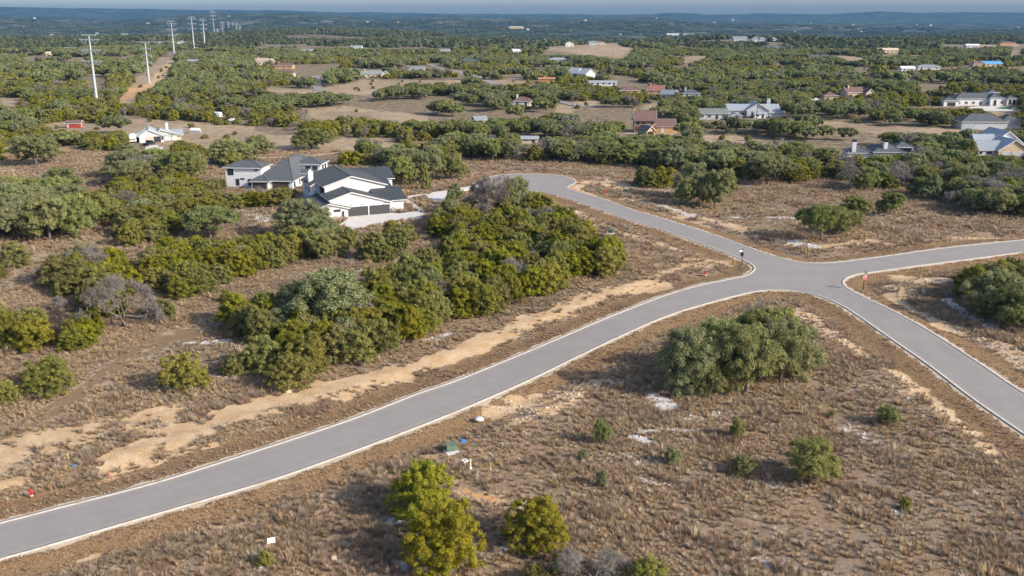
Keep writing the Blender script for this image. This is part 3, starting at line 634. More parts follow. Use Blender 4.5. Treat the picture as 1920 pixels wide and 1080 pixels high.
OAK_H = [crown("bush_crown_fine", M_OAK, R, oak_clumps(R, OW, OH, 300, .55, .03, .58), 420, .17, .5, .5, .5, tjit=.2) for _ in range(2)]
TR_J = [trunk_mesh("juniper_trunk", R, JH, JW, 4, .13, .03, .2) for _ in range(2)]
TR_O = [trunk_mesh("oak_trunk", R, OH, OW, 6, .24, .05, .26) for _ in range(4)]
BARE_N = [bare_mesh("bare_branches", R, 6.0, 5.2, 6, stems=2 + k % 2) for k in range(4)]
BARE_M = [bare_mesh("bare_branches_mid", R, 6.0, 5.2, 4, twig=3.2) for k in range(3)]

# ================================================================ SCATTERING
def scatter(name, pts, rot, scl, idx, protos, label=None, cat=None, kind="stuff"):
    """one object whose geometry nodes place instances of the prototype meshes at its points"""
    n = len(pts); me = bpy.data.meshes.new(name); me.vertices.add(n); me.vertices.foreach_set("co", np.asarray(pts, np.float32).ravel())
    a = me.attributes.new("rot", 'FLOAT', 'POINT'); a.data.foreach_set("value", np.asarray(rot, np.float32))
    a = me.attributes.new("scl", 'FLOAT_VECTOR', 'POINT'); a.data.foreach_set("vector", np.asarray(scl, np.float32).ravel())
    a = me.attributes.new("idx", 'INT', 'POINT'); a.data.foreach_set("value", np.asarray(idx, np.int32))
    o = obj_of(name, me); ng = bpy.data.node_groups.new(name, 'GeometryNodeTree')
    ng.interface.new_socket("Geometry", in_out='INPUT', socket_type='NodeSocketGeometry'); ng.interface.new_socket("Geometry", in_out='OUTPUT', socket_type='NodeSocketGeometry')
    N = ng.nodes; gi = N.new("NodeGroupInput"); go = N.new("NodeGroupOutput"); ip = N.new("GeometryNodeInstanceOnPoints"); jg = N.new("GeometryNodeJoinGeometry")
    for k, m in enumerate(protos):
        po = bpy.data.objects.new(m.name, m); oi = N.new("GeometryNodeObjectInfo"); oi.inputs["Object"].default_value = po; oi.inputs["As Instance"].default_value = True
        ng.links.new(oi.outputs["Geometry"], jg.inputs[0])
    def na(nm, ty):
        q = N.new("GeometryNodeInputNamedAttribute"); q.data_type = ty; q.inputs["Name"].default_value = nm; return [s for s in q.outputs if s.enabled and s.name == "Attribute"][0]
    cx = N.new("ShaderNodeCombineXYZ"); ng.links.new(na("rot", 'FLOAT'), cx.inputs[2])
    ng.links.new(gi.outputs[0], ip.inputs["Points"]); ng.links.new(jg.outputs[0], ip.inputs["Instance"]); ip.inputs["Pick Instance"].default_value = True
    ng.links.new(na("idx", 'INT'), ip.inputs["Instance Index"]); e2r = N.new("FunctionNodeEulerToRotation"); ng.links.new(cx.outputs[0], e2r.inputs[0]); ng.links.new(e2r.outputs[0], ip.inputs["Rotation"])
    ng.links.new(na("scl", 'FLOAT_VECTOR'), ip.inputs["Scale"]); ng.links.new(ip.outputs[0], go.inputs[0])
    md = o.modifiers.new("scatter", 'NODES'); md.node_group = ng
    return tag(o, label, cat, kind=kind)

# ---- houses and other things that trees must not cover: (x0, y_top, x1, y_base) in photo pixels
KEEP = [(420, 296, 612, 352), (582, 302, 757, 412), (121, 222, 156, 243), (240, 233, 322, 272), (1182, 205, 1262, 250), (1312, 206, 1352, 226), (1364, 190, 1466, 222), (1786, 165, 1902, 200), (1806, 216, 1905, 244), (1828, 249, 1925, 293), (1642, 278, 1700, 291), (1592, 278, 1602, 288),
 (482, 108, 500, 122), (518, 118, 546, 145), (562, 94, 590, 101), (348, 113, 374, 122), (122, 88, 148, 97), (84, 100, 96, 106), (278, 76, 320, 89), (326, 76, 348, 90), (322, 54, 350, 66), (680, 131, 718, 146), (768, 127, 794, 134), (860, 111, 894, 120), (658, 84, 678, 92), (826, 94, 846, 100), (836, 80, 852, 85), (770, 72, 784, 78), (755, 87, 775, 94), (674, 106, 694, 116), (960, 92, 978, 101), (1028, 109, 1062, 117), (1060, 78, 1080, 88), (1102, 76, 1136, 86), (1080, 128, 1118, 148), (1010, 148, 1044, 154), (1110, 155, 1158, 162),
 (1166, 165, 1198, 178), (1216, 165, 1244, 178), (1238, 172, 1262, 187), (962, 187, 994, 200), (894, 222, 910, 233), (980, 260, 1006, 268), (1280, 174, 1314, 184), (1548, 176, 1568, 190), (1590, 167, 1618, 184), (1520, 183, 1544, 190), (1378, 68, 1398, 79), (1410, 70, 1444, 79), (1434, 84, 1468, 94), (1502, 80, 1520, 88), (1516, 104, 1550, 114), (1596, 68, 1620, 78), (1646, 92, 1686, 100), (1674, 77, 1692, 84), (1840, 118, 1878, 127), (1822, 118, 1846, 127), (1690, 124, 1760, 136), (1880, 80, 1912, 90), (1205, 186, 1222, 196),
 (270, 260, 300, 292), (128, 225, 157, 256), (360, 240, 382, 250), (166, 120, 200, 198), (272, 110, 286, 160), (320, 95, 330, 106), (410, 210, 425, 225), (1192, 244, 1228, 258), (505, 248, 560, 256), (595, 140, 602, 170), (410, 216, 424, 222), (452, 218, 466, 232), (1700, 195, 1905, 208)]
KEEP = [k if j < 13 else (k[0] + 1, k[1], k[2] - 1, k[3] - .38 * (k[3] - k[1])) for j, k in enumerate(KEEP)]
KP = [np.array(at((k[0] + k[2]) / 2, k[3])) for k in KEEP]
def keep_ok(x, y, w, h):
    px, pb = project(x, y, 0.0); _, pt = project(x, y, h * .93); s_ = FPX * w * .42 / (y * CP + CAM_H * SP)
    ok = np.ones(len(x), bool)
    for (x0, y0, x1, y1), kp in zip(KEEP, KP):
        ov = (px + s_ > x0) & (px - s_ < x1) & (pt < y1 - 1) & (pb > y0 + .55 * (y1 - y0))
        ok &= ~ov
    return ok
# ---- random woodland beyond the near ground
def jitter_grid(y0, y1, s, wide=.66):
    ys = np.arange(y0, y1, s * .87); X = []; Y = []
    for j, yy in enumerate(ys):
        hw = yy * wide + 25; xs = np.arange(-hw, hw, s) + (j % 2) * s * .5; X.append(xs); Y.append(np.full(len(xs), yy))
    X = np.concatenate(X); Y = np.concatenate(Y); return X + RNG.uniform(-.42, .42, len(X)) * s, Y + RNG.uniform(-.42, .42, len(X)) * s
def clear_ok(x, y, h):
    bad = np.zeros(len(x), bool)
    for hh in (0, .35, .75):
        k = CAM_H / (CAM_H - h * hh); xx, yy = x * k, y * k
        for P in CLEARW: bad |= in_poly(xx, yy, P)
    return ~bad
X, Y = jitter_grid(292, 1300, 5.9)
kn = fbm(X / 55, Y / 55, 41, 4) + (fbm(X / 14, Y / 14, 44, 2) - .5) * .35
dens = fbm(X / 38, Y / 38, 51, 4) + (fbm(X / 160, Y / 160, 55, 2) - .5) * .5
kp_ = dens > .43; X, Y, kn = X[kp_], Y[kp_], kn[kp_]
oak = kn > .485; bare = RNG.random(len(X)) < .085
wd = np.where(oak, RNG.uniform(6.0, 11.0, len(X)), RNG.uniform(3.8, 7.2, len(X))); ht = np.where(oak, RNG.uniform(4.6, 7.0, len(X)), RNG.uniform(3.0, 5.2, len(X)))
thin = ~(oak & (RNG.random(len(X)) < .42)); 
q_ = keep_ok(X, Y, wd, ht); wd = np.where(q_, wd, wd * .5); ht = np.where(q_, ht, ht * .5)
ok = thin & clear_ok(X, Y, ht) & keep_ok(X, Y, wd, ht)
PX_, PY_ = project(X, Y, 0.0)
# open ground left of the white house and the transmission corridor stays open
X, Y, wd, ht, oak, bare = X[ok], Y[ok], wd[ok], ht[ok], oak[ok], bare[ok]
# sparse small bushes in the open fields
BX, BY = jitter_grid(292, 900, 13); m_ = np.zeros(len(BX), bool)
for P in CLEARW[:-4]: m_ |= in_poly(BX, BY, P)
m_ &= (RNG.random(len(BX)) < .2) & (BY > 300); BX, BY = BX[m_], BY[m_]
bw, bh = RNG.uniform(1.6, 3.4, len(BX)), RNG.uniform(1.2, 2.4, len(BX)); q = keep_ok(BX, BY, bw, bh); BX, BY, bw, bh = BX[q], BY[q], bw[q], bh[q]

# ================================================================ NEAR TREES: explicit list, then thickets
# kind, px centre, px base, width m, height m, label
J, O, B_ = "juniper", "live_oak", "bare_tree"
SINGLE = [
 (J, 797, 968, 6.3, 5.6, "tall bright juniper just below the green transformer box"), (J, 838, 1062, 6.6, 5.8, "large round juniper at the bottom edge, in front of another one"),
 (J, 1012, 1022, 5.6, 4.6, "round juniper standing alone near the bottom, right of a pair of junipers"), (J, 498, 1060, 1.6, 1.5, "tiny yellow juniper below the white lot sign"),
 (J, 1212, 1108, 3.8, 3.2, "juniper cut off by the bottom edge, right of a bare bush"), (J, 1050, 1076, 1.7, 2.0, "small juniper in front of the bare bush at the bottom edge"), (J, 1002, 1094, 2.2, 1.9, "low juniper at the bottom edge below the round one"),
 (B_, 1120, 1108, 7.5, 3.0, "wide pale bare bush at the bottom edge"),
 (J, 345, 727, 5.6, 4.6, "yellow green juniper alone beside the two dirt ruts"), (J, 95, 735, 6.0, 4.6, "juniper with a bare side, alone at the left by the ruts"), (J, 10, 752, 3.6, 3.0, "small juniper cut by the left edge above the ruts"),
 (J, 423, 568, 2.1, 2.4, "very small juniper alone in the open grey grass"), (J, 546, 728, 5.4, 4.8, "juniper at the bottom tip of the long thicket"), (J, 440, 703, 3.2, 3.0, "small juniper at the left end of the thicket tip"), (J, 488, 696, 5.6, 4.8, "juniper between two others at the thicket's lower tip"),
 (B_, 234, 614, 9.5, 8.2, "large grey dead tree with one pale trunk among junipers"), (B_, 165, 520, 8.0, 6.5, "grey dead crown rising over junipers at the far left"), (B_, 110, 585, 3.0, 2.6, "small pale dead bush at the foot of the junipers on the left"),
 (O, 628, 612, 13.5, 8.5, "big grey green oak rising from the long thicket"), (O, 560, 602, 8.0, 6.0, "smaller dull oak on the left of the thicket's big oak"), (B_, 535, 612, 5.0, 4.4, "bare tree leaning out of the thicket beside the big oak"),
 (O, 395, 446, 12.5, 6.6, "spreading oak with a visible dark trunk below the white houses"), (O, 565, 445, 12.0, 8.0, "grey oak in front of the garage house's left corner"), (O, 605, 455, 8.0, 5.5, "oak at the foot of the driveway's left side"),
 (J, 30, 497, 7.0, 4.6, "juniper below the big oaks at the left edge"), (J, 2, 522, 2.4, 2.4, "small juniper cut by the left edge in open grass"),
 (O, 70, 310, 15.0, 9.5, "dark rounded oak alone on the grassy slope at far left"), (B_, 690, 488, 3.6, 2.8, "grey bush at the foot of the junipers below the driveway"),
 (J, 735, 452, 5.2, 4.4, "juniper just below the concrete driveway"), (J, 757, 452, 5.0, 4.0, "juniper hiding the driveway's right end"), (J, 742, 474, 6.0, 5.0, "juniper in the small clump below the driveway"), (J, 700, 487, 6.5, 5.6, "tallest juniper of the small clump below the driveway"), (J, 655, 458, 4.6, 3.6, "small juniper left of the clump below the driveway"), (J, 722, 490, 4.2, 3.4, "front juniper of the small clump below the driveway"),
 (O, 1300, 372, 10.5, 9.0, "tall upright oak in the group by the road to the cul-de-sac"), (O, 1285, 385, 6.0, 6.5, "left oak of the group by the cul-de-sac road"), (O, 1340, 388, 8.5, 9.0, "right oak of the group by the cul-de-sac road"), (O, 1318, 384, 6.0, 7.0, "thin oak in the middle of the group by the cul-de-sac road"), (O, 1362, 366, 5.0, 7.0, "rear oak of the group by the cul-de-sac road"),
 (J, 1212, 350, 6.8, 5.6, "olive juniper left of the tall oak group"), (J, 1240, 350, 7.6, 5.6, "broad juniper next to the tall oak group"), (J, 1200, 345, 4.0, 4.4, "brownish juniper at the left of the oak group"),
 (O, 1540, 451, 10.4, 7.3, "oak with a bare trunk standing nearest the crossroads"), (O, 1582, 438, 8.0, 5.0, "low oak touching the one nearest the crossroads"), (O, 1600, 414, 8.6, 5.6, "round oak behind the one nearest the crossroads"), (O, 1668, 403, 7.0, 5.4, "small leaning oak alone in the field on the right"),
 (O, 1440, 346, 13.5, 8.0, "wide oak with a forked trunk at the field's back edge"),
 (O, 1292, 738, 8.4, 8.2, "left tree of the big oak clump beside the road"), (O, 1398, 736, 9.0, 8.4, "front middle tree of the big oak clump beside the road"), (O, 1462, 712, 8.8, 7.6, "right tree of the big oak clump beside the road"),
 (O, 1428, 674, 9.0, 7.0, "rear top tree of the big oak clump beside the road"), (O, 1350, 700, 9.0, 7.2, "inner tree of the big oak clump beside the road"), (O, 1330, 742, 4.6, 4.2, "low front tree of the big oak clump beside the road"), (O, 1492, 690, 7.4, 5.8, "small rear tree of the big oak clump beside the road"), (B_, 1405, 652, 4.0, 7.5, "bare grey tree standing behind the big oak clump"), (B_, 1310, 735, 3.0, 3.0, "leafless bush at the foot of the big oak clump"),
 (J, 1822, 560, 6.6, 5.8, "dark juniper at the left of the oaks by the right edge"), (J, 1880, 552, 7.0, 5.8, "bright juniper behind the oaks at the right edge"), (J, 1925, 560, 6.0, 6.0, "juniper cut by the right edge behind the oaks"), (O, 1862, 590, 10.5, 7.0, "grey green oak leaning over pale rock at the right edge"), (O, 1908, 612, 9.0, 6.5, "oak cut by the right edge near pale rock"), (O, 1850, 598, 5.0, 3.0, "low dark oak scrub under the right edge oaks"), (O, 1960, 600, 9.0, 6.5, "oak just past the right edge by pale rock"),
 (O, 1518, 903, 5.9, 4.4, "large soft olive bush in the lower right field"), (O, 1664, 797, 2.9, 2.3, "small green bush near the road in the lower right field"), (O, 1396, 890, 3.0, 2.0, "dark green low bush left of the large olive bush"), (O, 1382, 822, 1.9, 2.4, "thin sapling under the big oak clump"),
 (O, 1128, 832, 2.3, 2.8, "pale wispy sapling right of the bare dirt patch"), (O, 1262, 872, 2.0, 2.0, "small green sapling in the rocky grass"), (O, 1092, 861, 1.1, 1.2, "tiny blue green bush in dry grass"), (O, 1128, 912, 1.3, 1.8, "thin pale green shrub in dry grass"), (J, 1696, 955, 1.1, 1.5, "tiny juniper alone in the lower right field"), (O, 1560, 782, .9, .9, "tiny bush between the oak clump and the far road"),
 (J, 1006, 408, 5.2, 6.6, "juniper at the upper right of the long thicket"), (B_, 925, 410, 9.0, 10.0, "tall grey bare tree at the top of the thicket by the driveway"), (B_, 903, 406, 7.0, 9.0, "bare tree left of the tall one at the thicket's top"), (O, 968, 403, 8.5, 8.6, "dull oak at the top end of the long thicket"), (J, 946, 412, 4.6, 8.6, "brownish juniper among bare trees at the thicket's top"),
 (B_, 985, 530, 3.2, 3.6, "pale bare tree in the middle of the long thicket"), (B_, 1000, 498, 3.0, 3.4, "grey dead tree inside the long thicket"), (B_, 1120, 478, 2.6, 3.4, "small bare tree near the right end of the long thicket"),
 (O, 845, 393, 2.4, 5.0, "young thin tree standing on the round concrete drive"), (O, 855, 378, 3.6, 4.6, "young tree beside the concrete drive"), (J, 798, 357, 3.0, 7.5, "slim tall tree with a bare trunk right of the garage house"),
 (O, 755, 345, 11, 7.5, "oak right behind the garage house"), (O, 800, 340, 12, 8, "wide oak between the garage house and the cul-de-sac"), (O, 845, 336, 10, 7.0, "oak nearest the cul-de-sac's left side"), (B_, 715, 305, 7.0, 5.0, "brownish bare tree behind the garage house"),
 (O, 432, 308, 15, 7.8, "round grey oak left of the drive track behind the white house"), (O, 488, 290, 10, 6.5, "oak behind the white house on the gravel track"), (O, 585, 280, 15, 7.2, "dark oak alone in the tan field"), (O, 218, 250, 12.5, 6.6, "dark spreading oak left of the metal roofed farmhouse"),
 (O, 1930, 398, 10, 7, "oak past the right edge of the field"), (B_, 1787, 392, 4, 4.5, "thin pale bare tree at the back of the field on the right")]
# (kind weights juniper, oak, bare), spacing, (min,max) width, height range, ground polygon (px), label, group
THICK = [
 ((.88, .06, .06), 4.1, (4.8, 7.0), (4.0, 5.6), [(385, 628), (430, 640), (520, 660), (560, 712), (600, 702), (640, 683), (690, 674), (760, 640), (880, 596), (960, 578), (1010, 556), (1110, 525), (1185, 510), (1195, 490), (1130, 470), (1090, 452), (1040, 420), (1000, 402), (940, 400), (860, 405), (815, 425), (850, 470), (765, 520), (705, 560), (650, 590), (520, 598), (430, 602)], "long roadside thicket", 1),
 ((1, 0, 0), 3.6, (4.5, 6.8), (3.8, 5.4), [(100, 540), (130, 560), (175, 600), (215, 590), (240, 545), (235, 510), (200, 498), (120, 505)], "thicket left of the dead tree", 1),
 ((1, 0, 0), 3.6, (4.4, 6.4), (3.4, 4.8), [(275, 530), (330, 568), (400, 538), (470, 515), (500, 512), (480, 480), (400, 478), (310, 486), (270, 500)], "thicket right of the dead tree", 1),
 ((1, 0, 0), 3.7, (5.2, 7.2), (4.0, 5.2), [(-60, 665), (20, 668), (70, 660), (110, 640), (90, 620), (40, 615), (-60, 625)], "clump at the left edge", 1),
 ((1, 0, 0), 3.6, (3.2, 5.0), (2.8, 4.2), [(115, 658), (170, 650), (182, 615), (150, 612), (110, 640)], "low scrub beside the left clump", 1),
 ((1, 0, 0), 3.8, (4.0, 5.4), (2.8, 3.8), [(255, 610), (320, 600), (330, 580), (290, 578)], "scrub under the dead tree", 1),
 ((.85, .15, 0), 3.9, (4.6, 6.8), (4.0, 5.4), [(425, 508), (500, 505), (560, 496), (618, 488), (624, 460), (560, 455), (500, 468), (430, 482)], "thicket below the garage house", 1),
 ((.85, .13, .02), 5.0, (5.0, 7.8), (3.4, 5.0), [(210, 440), (240, 462), (290, 456), (330, 428), (400, 402), (470, 390), (560, 384), (572, 372), (500, 376), (440, 378), (400, 360), (330, 345), (250, 345), (205, 372)], "belt left of the white houses", 1),
 ((.1, .88, .02), 6.5, (10, 15), (6.5, 8.5), [(190, 345), (250, 352), (330, 350), (390, 352), (360, 330), (250, 325)], "line above the left belt", 1),
 ((.02, .96, .02), 5.5, (9.5, 13), (7.0, 9.0), [(-80, 462), (60, 462), (130, 452), (185, 425), (190, 398), (120, 378), (0, 385), (-80, 400)], "big grove at the left edge", 1),
 ((1, 0, 0), 5.0, (5.5, 8.5), (3.6, 5.0), [(-60, 272), (60, 264), (110, 272), (150, 277), (155, 262), (60, 248), (-60, 250)], "strip at the upper left edge", 1),
 ((1, 0, 0), 4.6, (5.5, 8.0), (4.0, 5.6), [(165, 282), (215, 284), (262, 290), (272, 284), (262, 274), (215, 268), (165, 270)], "clump before the farmhouse", 1),
 ((.9, .1, 0), 4.6, (5.5, 8.0), (3.8, 5.2), [(282, 298), (340, 301), (378, 300), (378, 290), (330, 286), (285, 288)], "clump right of the farmhouse drive", 1),
 ((.8, .2, 0), 4.6, (4.5, 7.0), (3.5, 5.0), [(430, 380), (520, 376), (580, 372), (580, 362), (500, 362), (430, 366)], "hedge before the left white house", 1),
 ((.35, .6, .05), 5.2, (5.5, 9), (4.6, 6.2), [(660, 290), (700, 305), (745, 318), (745, 300), (700, 286)], "grove behind the garage house", 1),
 ((.40, .52, .08), 5.0, (5.5, 10.5), (4.6, 7.0), [(1375, 338), (1480, 343), (1560, 338), (1610, 362), (1700, 352), (1760, 385), (1840, 404), (1930, 412), (2150, 412), (2150, 335), (1930, 316), (1380, 305)], "dense belt behind the right field", 1),
 ((.10, .74, .16), 5.0, (6.5, 10.5), (5.0, 7.2), [(872, 303), (960, 305), (1060, 307), (1180, 311), (1290, 325), (1380, 330), (1380, 300), (1180, 288), (880, 286)], "line behind the cul-de-sac", 1),
 ((.7, .3, 0), 5.5, (5, 8), (4.4, 5.6), [(740, 300), (870, 302), (870, 288), (760, 284)], "row behind the garage drive", 1),
 ((1, 0, 0), 3.6, (4.4, 6.4), (3.8, 5.0), [(1850, 540), (1990, 560), (2080, 560), (2080, 530), (1860, 525)], "clump behind the right edge oaks", 1)]
TREES = []   # kind, x, y, w, h, label, group
for k, px, py, w, h, lab in SINGLE:
    x, y = at(px, py); TREES.append((k, x, y, w, h, lab, None))
SW = np.array([(t_[1], t_[2]) for t_ in TREES])
for wts, sp, wr, hr, poly, lab, grp in THICK:
    P = W(poly); xs = [p[0] for p in P]; ys = [p[1] for p in P]; got = []
    gx_ = np.arange(min(xs), max(xs), sp); gy_ = np.arange(min(ys), max(ys), sp * .87)
    for j, yy in enumerate(gy_):
        for xx in gx_:
            x = xx + (j % 2) * sp * .5 + RNG.uniform(-.35, .35) * sp; y = yy + RNG.uniform(-.35, .35) * sp
            if not in_poly(np.array([x]), np.array([y]), P)[0]: continue
            if RNG.random() < (.16 if wr[1] < 7.3 and "belt behind" not in lab else .08): continue
            k = (J, O, B_)[RNG.choice(3, p=np.array(wts) / sum(wts))]
            w = RNG.uniform(*wr); h = RNG.uniform(*hr)
            if k == J and wts[1] > .3: w *= .8; h *= .8
            if k == O and RNG.random() < .2: continue
            if np.min(np.hypot(SW[:, 0] - x, SW[:, 1] - y)) < 2.0: continue
            if y > 185 and not keep_ok(np.array([x]), np.array([y]), np.array([w]), np.array([h]))[0]: continue
            TREES.append((k, x, y, w, h, lab, grp))
n_near = len(TREES)
# the nearest 300 of each kind are things of their own, the others go into one mass per kind
infr = np.abs(X) < .56 * Y + 12
def area_words(x, y):
    px = float(project(x, y, 0)[0])
    if px < 420: return "left woods beyond the farmhouse"
    if px < 860: return "woods behind the white houses"
    if px < 1180: return "woods beyond the cul-de-sac"
    if px < 1480: return "woods around the brick house"
    return "woods beyond the right field"
CAND = []
for t_ in TREES:
    px, py = project(t_[1], t_[2], 0); inside = -60 < px < 1980
    CAND.append((t_[2] + (0 if inside else 400) - (500 if t_[6] is None else 0), t_))
for i_ in np.nonzero(infr & (Y < 520))[0]:
    k = B_ if bare[i_] else (O if oak[i_] else J); CAND.append((Y[i_], (k, X[i_], Y[i_], wd[i_], ht[i_], area_words(X[i_], Y[i_]), "WOOD", i_)))
CAND.sort(key=lambda q: q[0]); cnt = {J: 0, O: 0, B_: 0}; THINGS = []; OVER = []; used = np.zeros(len(X), bool)
for _, t_ in CAND:
    if cnt[t_[0]] < 300:
        cnt[t_[0]] += 1; THINGS.append(t_)
        if t_[6] == "WOOD": used[t_[7]] = True
    elif t_[6] != "WOOD": OVER.append(t_)
print("tree things", cnt, "near trees past the limit", len(OVER))
BASEDIM = {J: (JW, JH), O: (OW, OH), B_: (6.0, 5.2)}; CATN = {J: "juniper tree", O: "oak tree", B_: "bare tree"}
KW = {J: "juniper", O: "oak", B_: "bare grey tree"}
# labels of grouped trees: which row from the front, which one from the left
groups = {}
for t_ in THINGS:
    if t_[6] is not None: groups.setdefault((t_[0], t_[5]), []).append(t_)
LAB = {}
def ordn(n): return "%d%s" % (n, "th" if 10 <= n % 100 <= 20 else {1: "st", 2: "nd", 3: "rd"}.get(n % 10, "th"))
for (k, place), L in groups.items():
    L.sort(key=lambda t_: t_[2]); info = []
    for t_ in L:
        px, py = project(t_[1], t_[2], 0); hw = FPX * t_[3] * .38 / (t_[2] * CP); row = 1
        for q in info:
            if abs(q[0] - px) < hw + q[1]: row = max(row, q[2] + 1)
        info.append((px, hw, row, t_))
    mw_, mh_ = np.median([t_[3] for t_ in L]), np.median([t_[4] for t_ in L])
    for rw in sorted(set(q[2] for q in info)):
        rr = sorted([q for q in info if q[2] == rw], key=lambda q: q[0])
        for j, q in enumerate(rr):
            t_ = q[3]; size = "tall" if t_[4] > mh_ * 1.12 else ("broad" if t_[3] > mw_ * 1.12 else ("small" if t_[3] < mw_ * .88 else "rounded"))
            pos = "front row" if rw == 1 else ordn(rw) + " row back"
            LAB[id(t_)] = "%s %s, %s from left, %s, %s" % (size, KW[k], ordn(j + 1), pos, place)
for n_, t_ in enumerate(THINGS):
    k, x, y, w, h, lab, grp = t_[:7]
    if grp is not None: lab, grp = LAB[id(t_)], {J: "junipers of the ", O: "oaks of the ", B_: "bare trees of the "}[k] + lab
    z = Hs(x, y) - .08; bw_, bh_ = BASEDIM[k]; S = (w / bw_, w / bw_, h / bh_); rz = random.uniform(0, 6.28)
    if y < 300 or (k == O and y < 340):
        if k == B_: r_ = obj_of(k, random.choice(BARE_N), None, (x, y, z), rz, S)
        else:
            r_ = empty(k, (x, y, z), rz); r_.scale = S
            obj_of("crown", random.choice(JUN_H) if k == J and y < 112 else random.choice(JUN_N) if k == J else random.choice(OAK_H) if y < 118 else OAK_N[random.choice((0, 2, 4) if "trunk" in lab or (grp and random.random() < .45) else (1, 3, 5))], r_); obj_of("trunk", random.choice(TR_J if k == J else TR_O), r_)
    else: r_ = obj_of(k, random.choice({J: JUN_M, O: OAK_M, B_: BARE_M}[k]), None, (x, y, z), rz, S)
    tag(r_, lab, CATN[k], grp)
for k, P_, nm in ((J, JUN_N, "juniper_wood"), (O, OAK_N, "oak_wood")):
    L = [t_ for t_ in OVER if t_[0] == k]
    if L: scatter(nm, [(t_[1], t_[2], Hs(t_[1], t_[2]) - .08) for t_ in L], [random.uniform(0, 6.28) for _ in L], [(t_[3] / BASEDIM[k][0], t_[3] / BASEDIM[k][0], t_[4] / BASEDIM[k][1]) for t_ in L], [random.randrange(6) for _ in L], P_, "mass of %s trees in the dense belts" % KW[k])
rest = ~used; zX = H(X, Y) - .1
def sc_kind(name, mask, mids, bw_, bh_, lab, cat):
    pts = np.stack([X[mask], Y[mask], zX[mask]], 1); n = mask.sum(); s_ = wd[mask] / bw_
    scatter(name, pts, RNG.uniform(0, 6.28, n), np.stack([s_, s_, ht[mask] / bh_], 1), RNG.integers(0, len(mids), n), mids, lab, cat)
nearm = Y < 620
sc_kind("juniper_wood", rest & ~oak & ~bare & nearm, JUN_M, JW, JH, "mass of junipers in the middle distance woods", None)
sc_kind("juniper_wood", rest & ~oak & ~bare & ~nearm, JUN_F, JW, JH, "mass of junipers in the far woods", None)
sc_kind("oak_wood", rest & oak & ~bare & nearm, OAK_M, OW, OH, "mass of oaks in the middle distance woods", None)
sc_kind("oak_wood", rest & oak & ~bare & ~nearm, OAK_F, OW, OH, "mass of oaks in the far woods", None)
sc_kind("bare_wood", rest & bare, BARE_M, 6.0, 5.2, "leafless grey trees among the far woods", None)
n = len(BX); scatter("bushes", np.stack([BX, BY, H(BX, BY) - .05], 1), RNG.uniform(0, 6.28, n), np.stack([bw / JW, bw / JW, bh / JH], 1), RNG.integers(0, len(JUN_M), n), JUN_M, "small bushes dotted over the open fields")

# far canopy: patches of crowns
def patch_mesh(name, mat, w, n, rr):
    cl = [(R.uniform(-w / 2, w / 2), R.uniform(-w / 2, w / 2), R.uniform(1.5, 4.2), rr * R.uniform(.7, 1.3), float(np.clip(R.normal(.5, .2), 0, 1))) for _ in range(n)]
    return crown(name, mat, R, cl, 1.2, 2.2, .95, .2, .8, .2)
PAT = [patch_mesh("far_crowns", m_, 34, 14, 4.0) for m_ in (M_FARF, M_FARF, M_FARF)]
fx, fy = jitter_grid(1290, 5600, 26, .66)
dn = fbm(fx / 170, fy / 170, 61, 4); kk = (dn > .455); kk &= RNG.random(len(fx)) > .9 * sstep(3200, 5600, fy); fx, fy = fx[kk], fy[kk]
q = clear_ok(fx, fy, np.full(len(fx), 5.0)) & keep_ok(fx, fy, np.full(len(fx), 20.0), np.full(len(fx), 5.0)); fx, fy = fx[q], fy[q]
n = len(fx); s_ = RNG.uniform(.7, 1.2, n); print("far patches", n)
scatter("far_wood", np.stack([fx, fy, H(fx, fy) - 1.0], 1), RNG.uniform(0, 6.28, n), np.stack([s_, s_, s_ * RNG.uniform(.8, 1.3, n)], 1), RNG.integers(0, 3, n), PAT, "far-off woodland covering the plateau and valley")

# ================================================================ GRASS AND BRUSH
def tuft(name, n, h, spread, wdt, mat, tn=.5):
    A = Acc(); a = R.uniform(0, 6.28, n); r = np.sqrt(R.uniform(0, 1, n)) * spread * .35; lean = R.uniform(.1, .9, n) * spread
    b = np.stack([np.cos(a) * r, np.sin(a) * r, np.full(n, -.03)], 1); tip = np.stack([np.cos(a) * (r + lean), np.sin(a) * (r + lean), h * R.uniform(.5, 1.1, n)], 1)
    sd = np.stack([-np.sin(a), np.cos(a), np.zeros(n)], 1) * wdt; V = np.stack([b - sd, b + sd, tip], 1).reshape(-1, 3)
    A.add(V, np.arange(3 * n).reshape(n, 3), np.repeat(np.clip(R.normal(tn, .2, n), 0, 1), 3)); return A.mesh(name, mat)
TUFT = [tuft("grass_tuft", 34, .42, .34, .030, M_GRASS, tn) for tn in (.35, .5, .6, .45, .7)]
BRUSH = [tuft("brush_tuft", 60, .55, .5, .026, M_DSHRUB, tn) for tn in (.4, .55, .7)]
PAVEDW = PAVED
NOGRASS = [(848, 850, 1.5), (852, 856, .8), (872, 865, .7), (868, 829, .6), (882, 878, .5), (509, 1026, .5), (1145, 438, 1.8), (1173, 362, 2.0), (139, 876, .5), (626, 1047, .7), (893, 897, .4), (920, 881, .4), (59, 929, .5)]
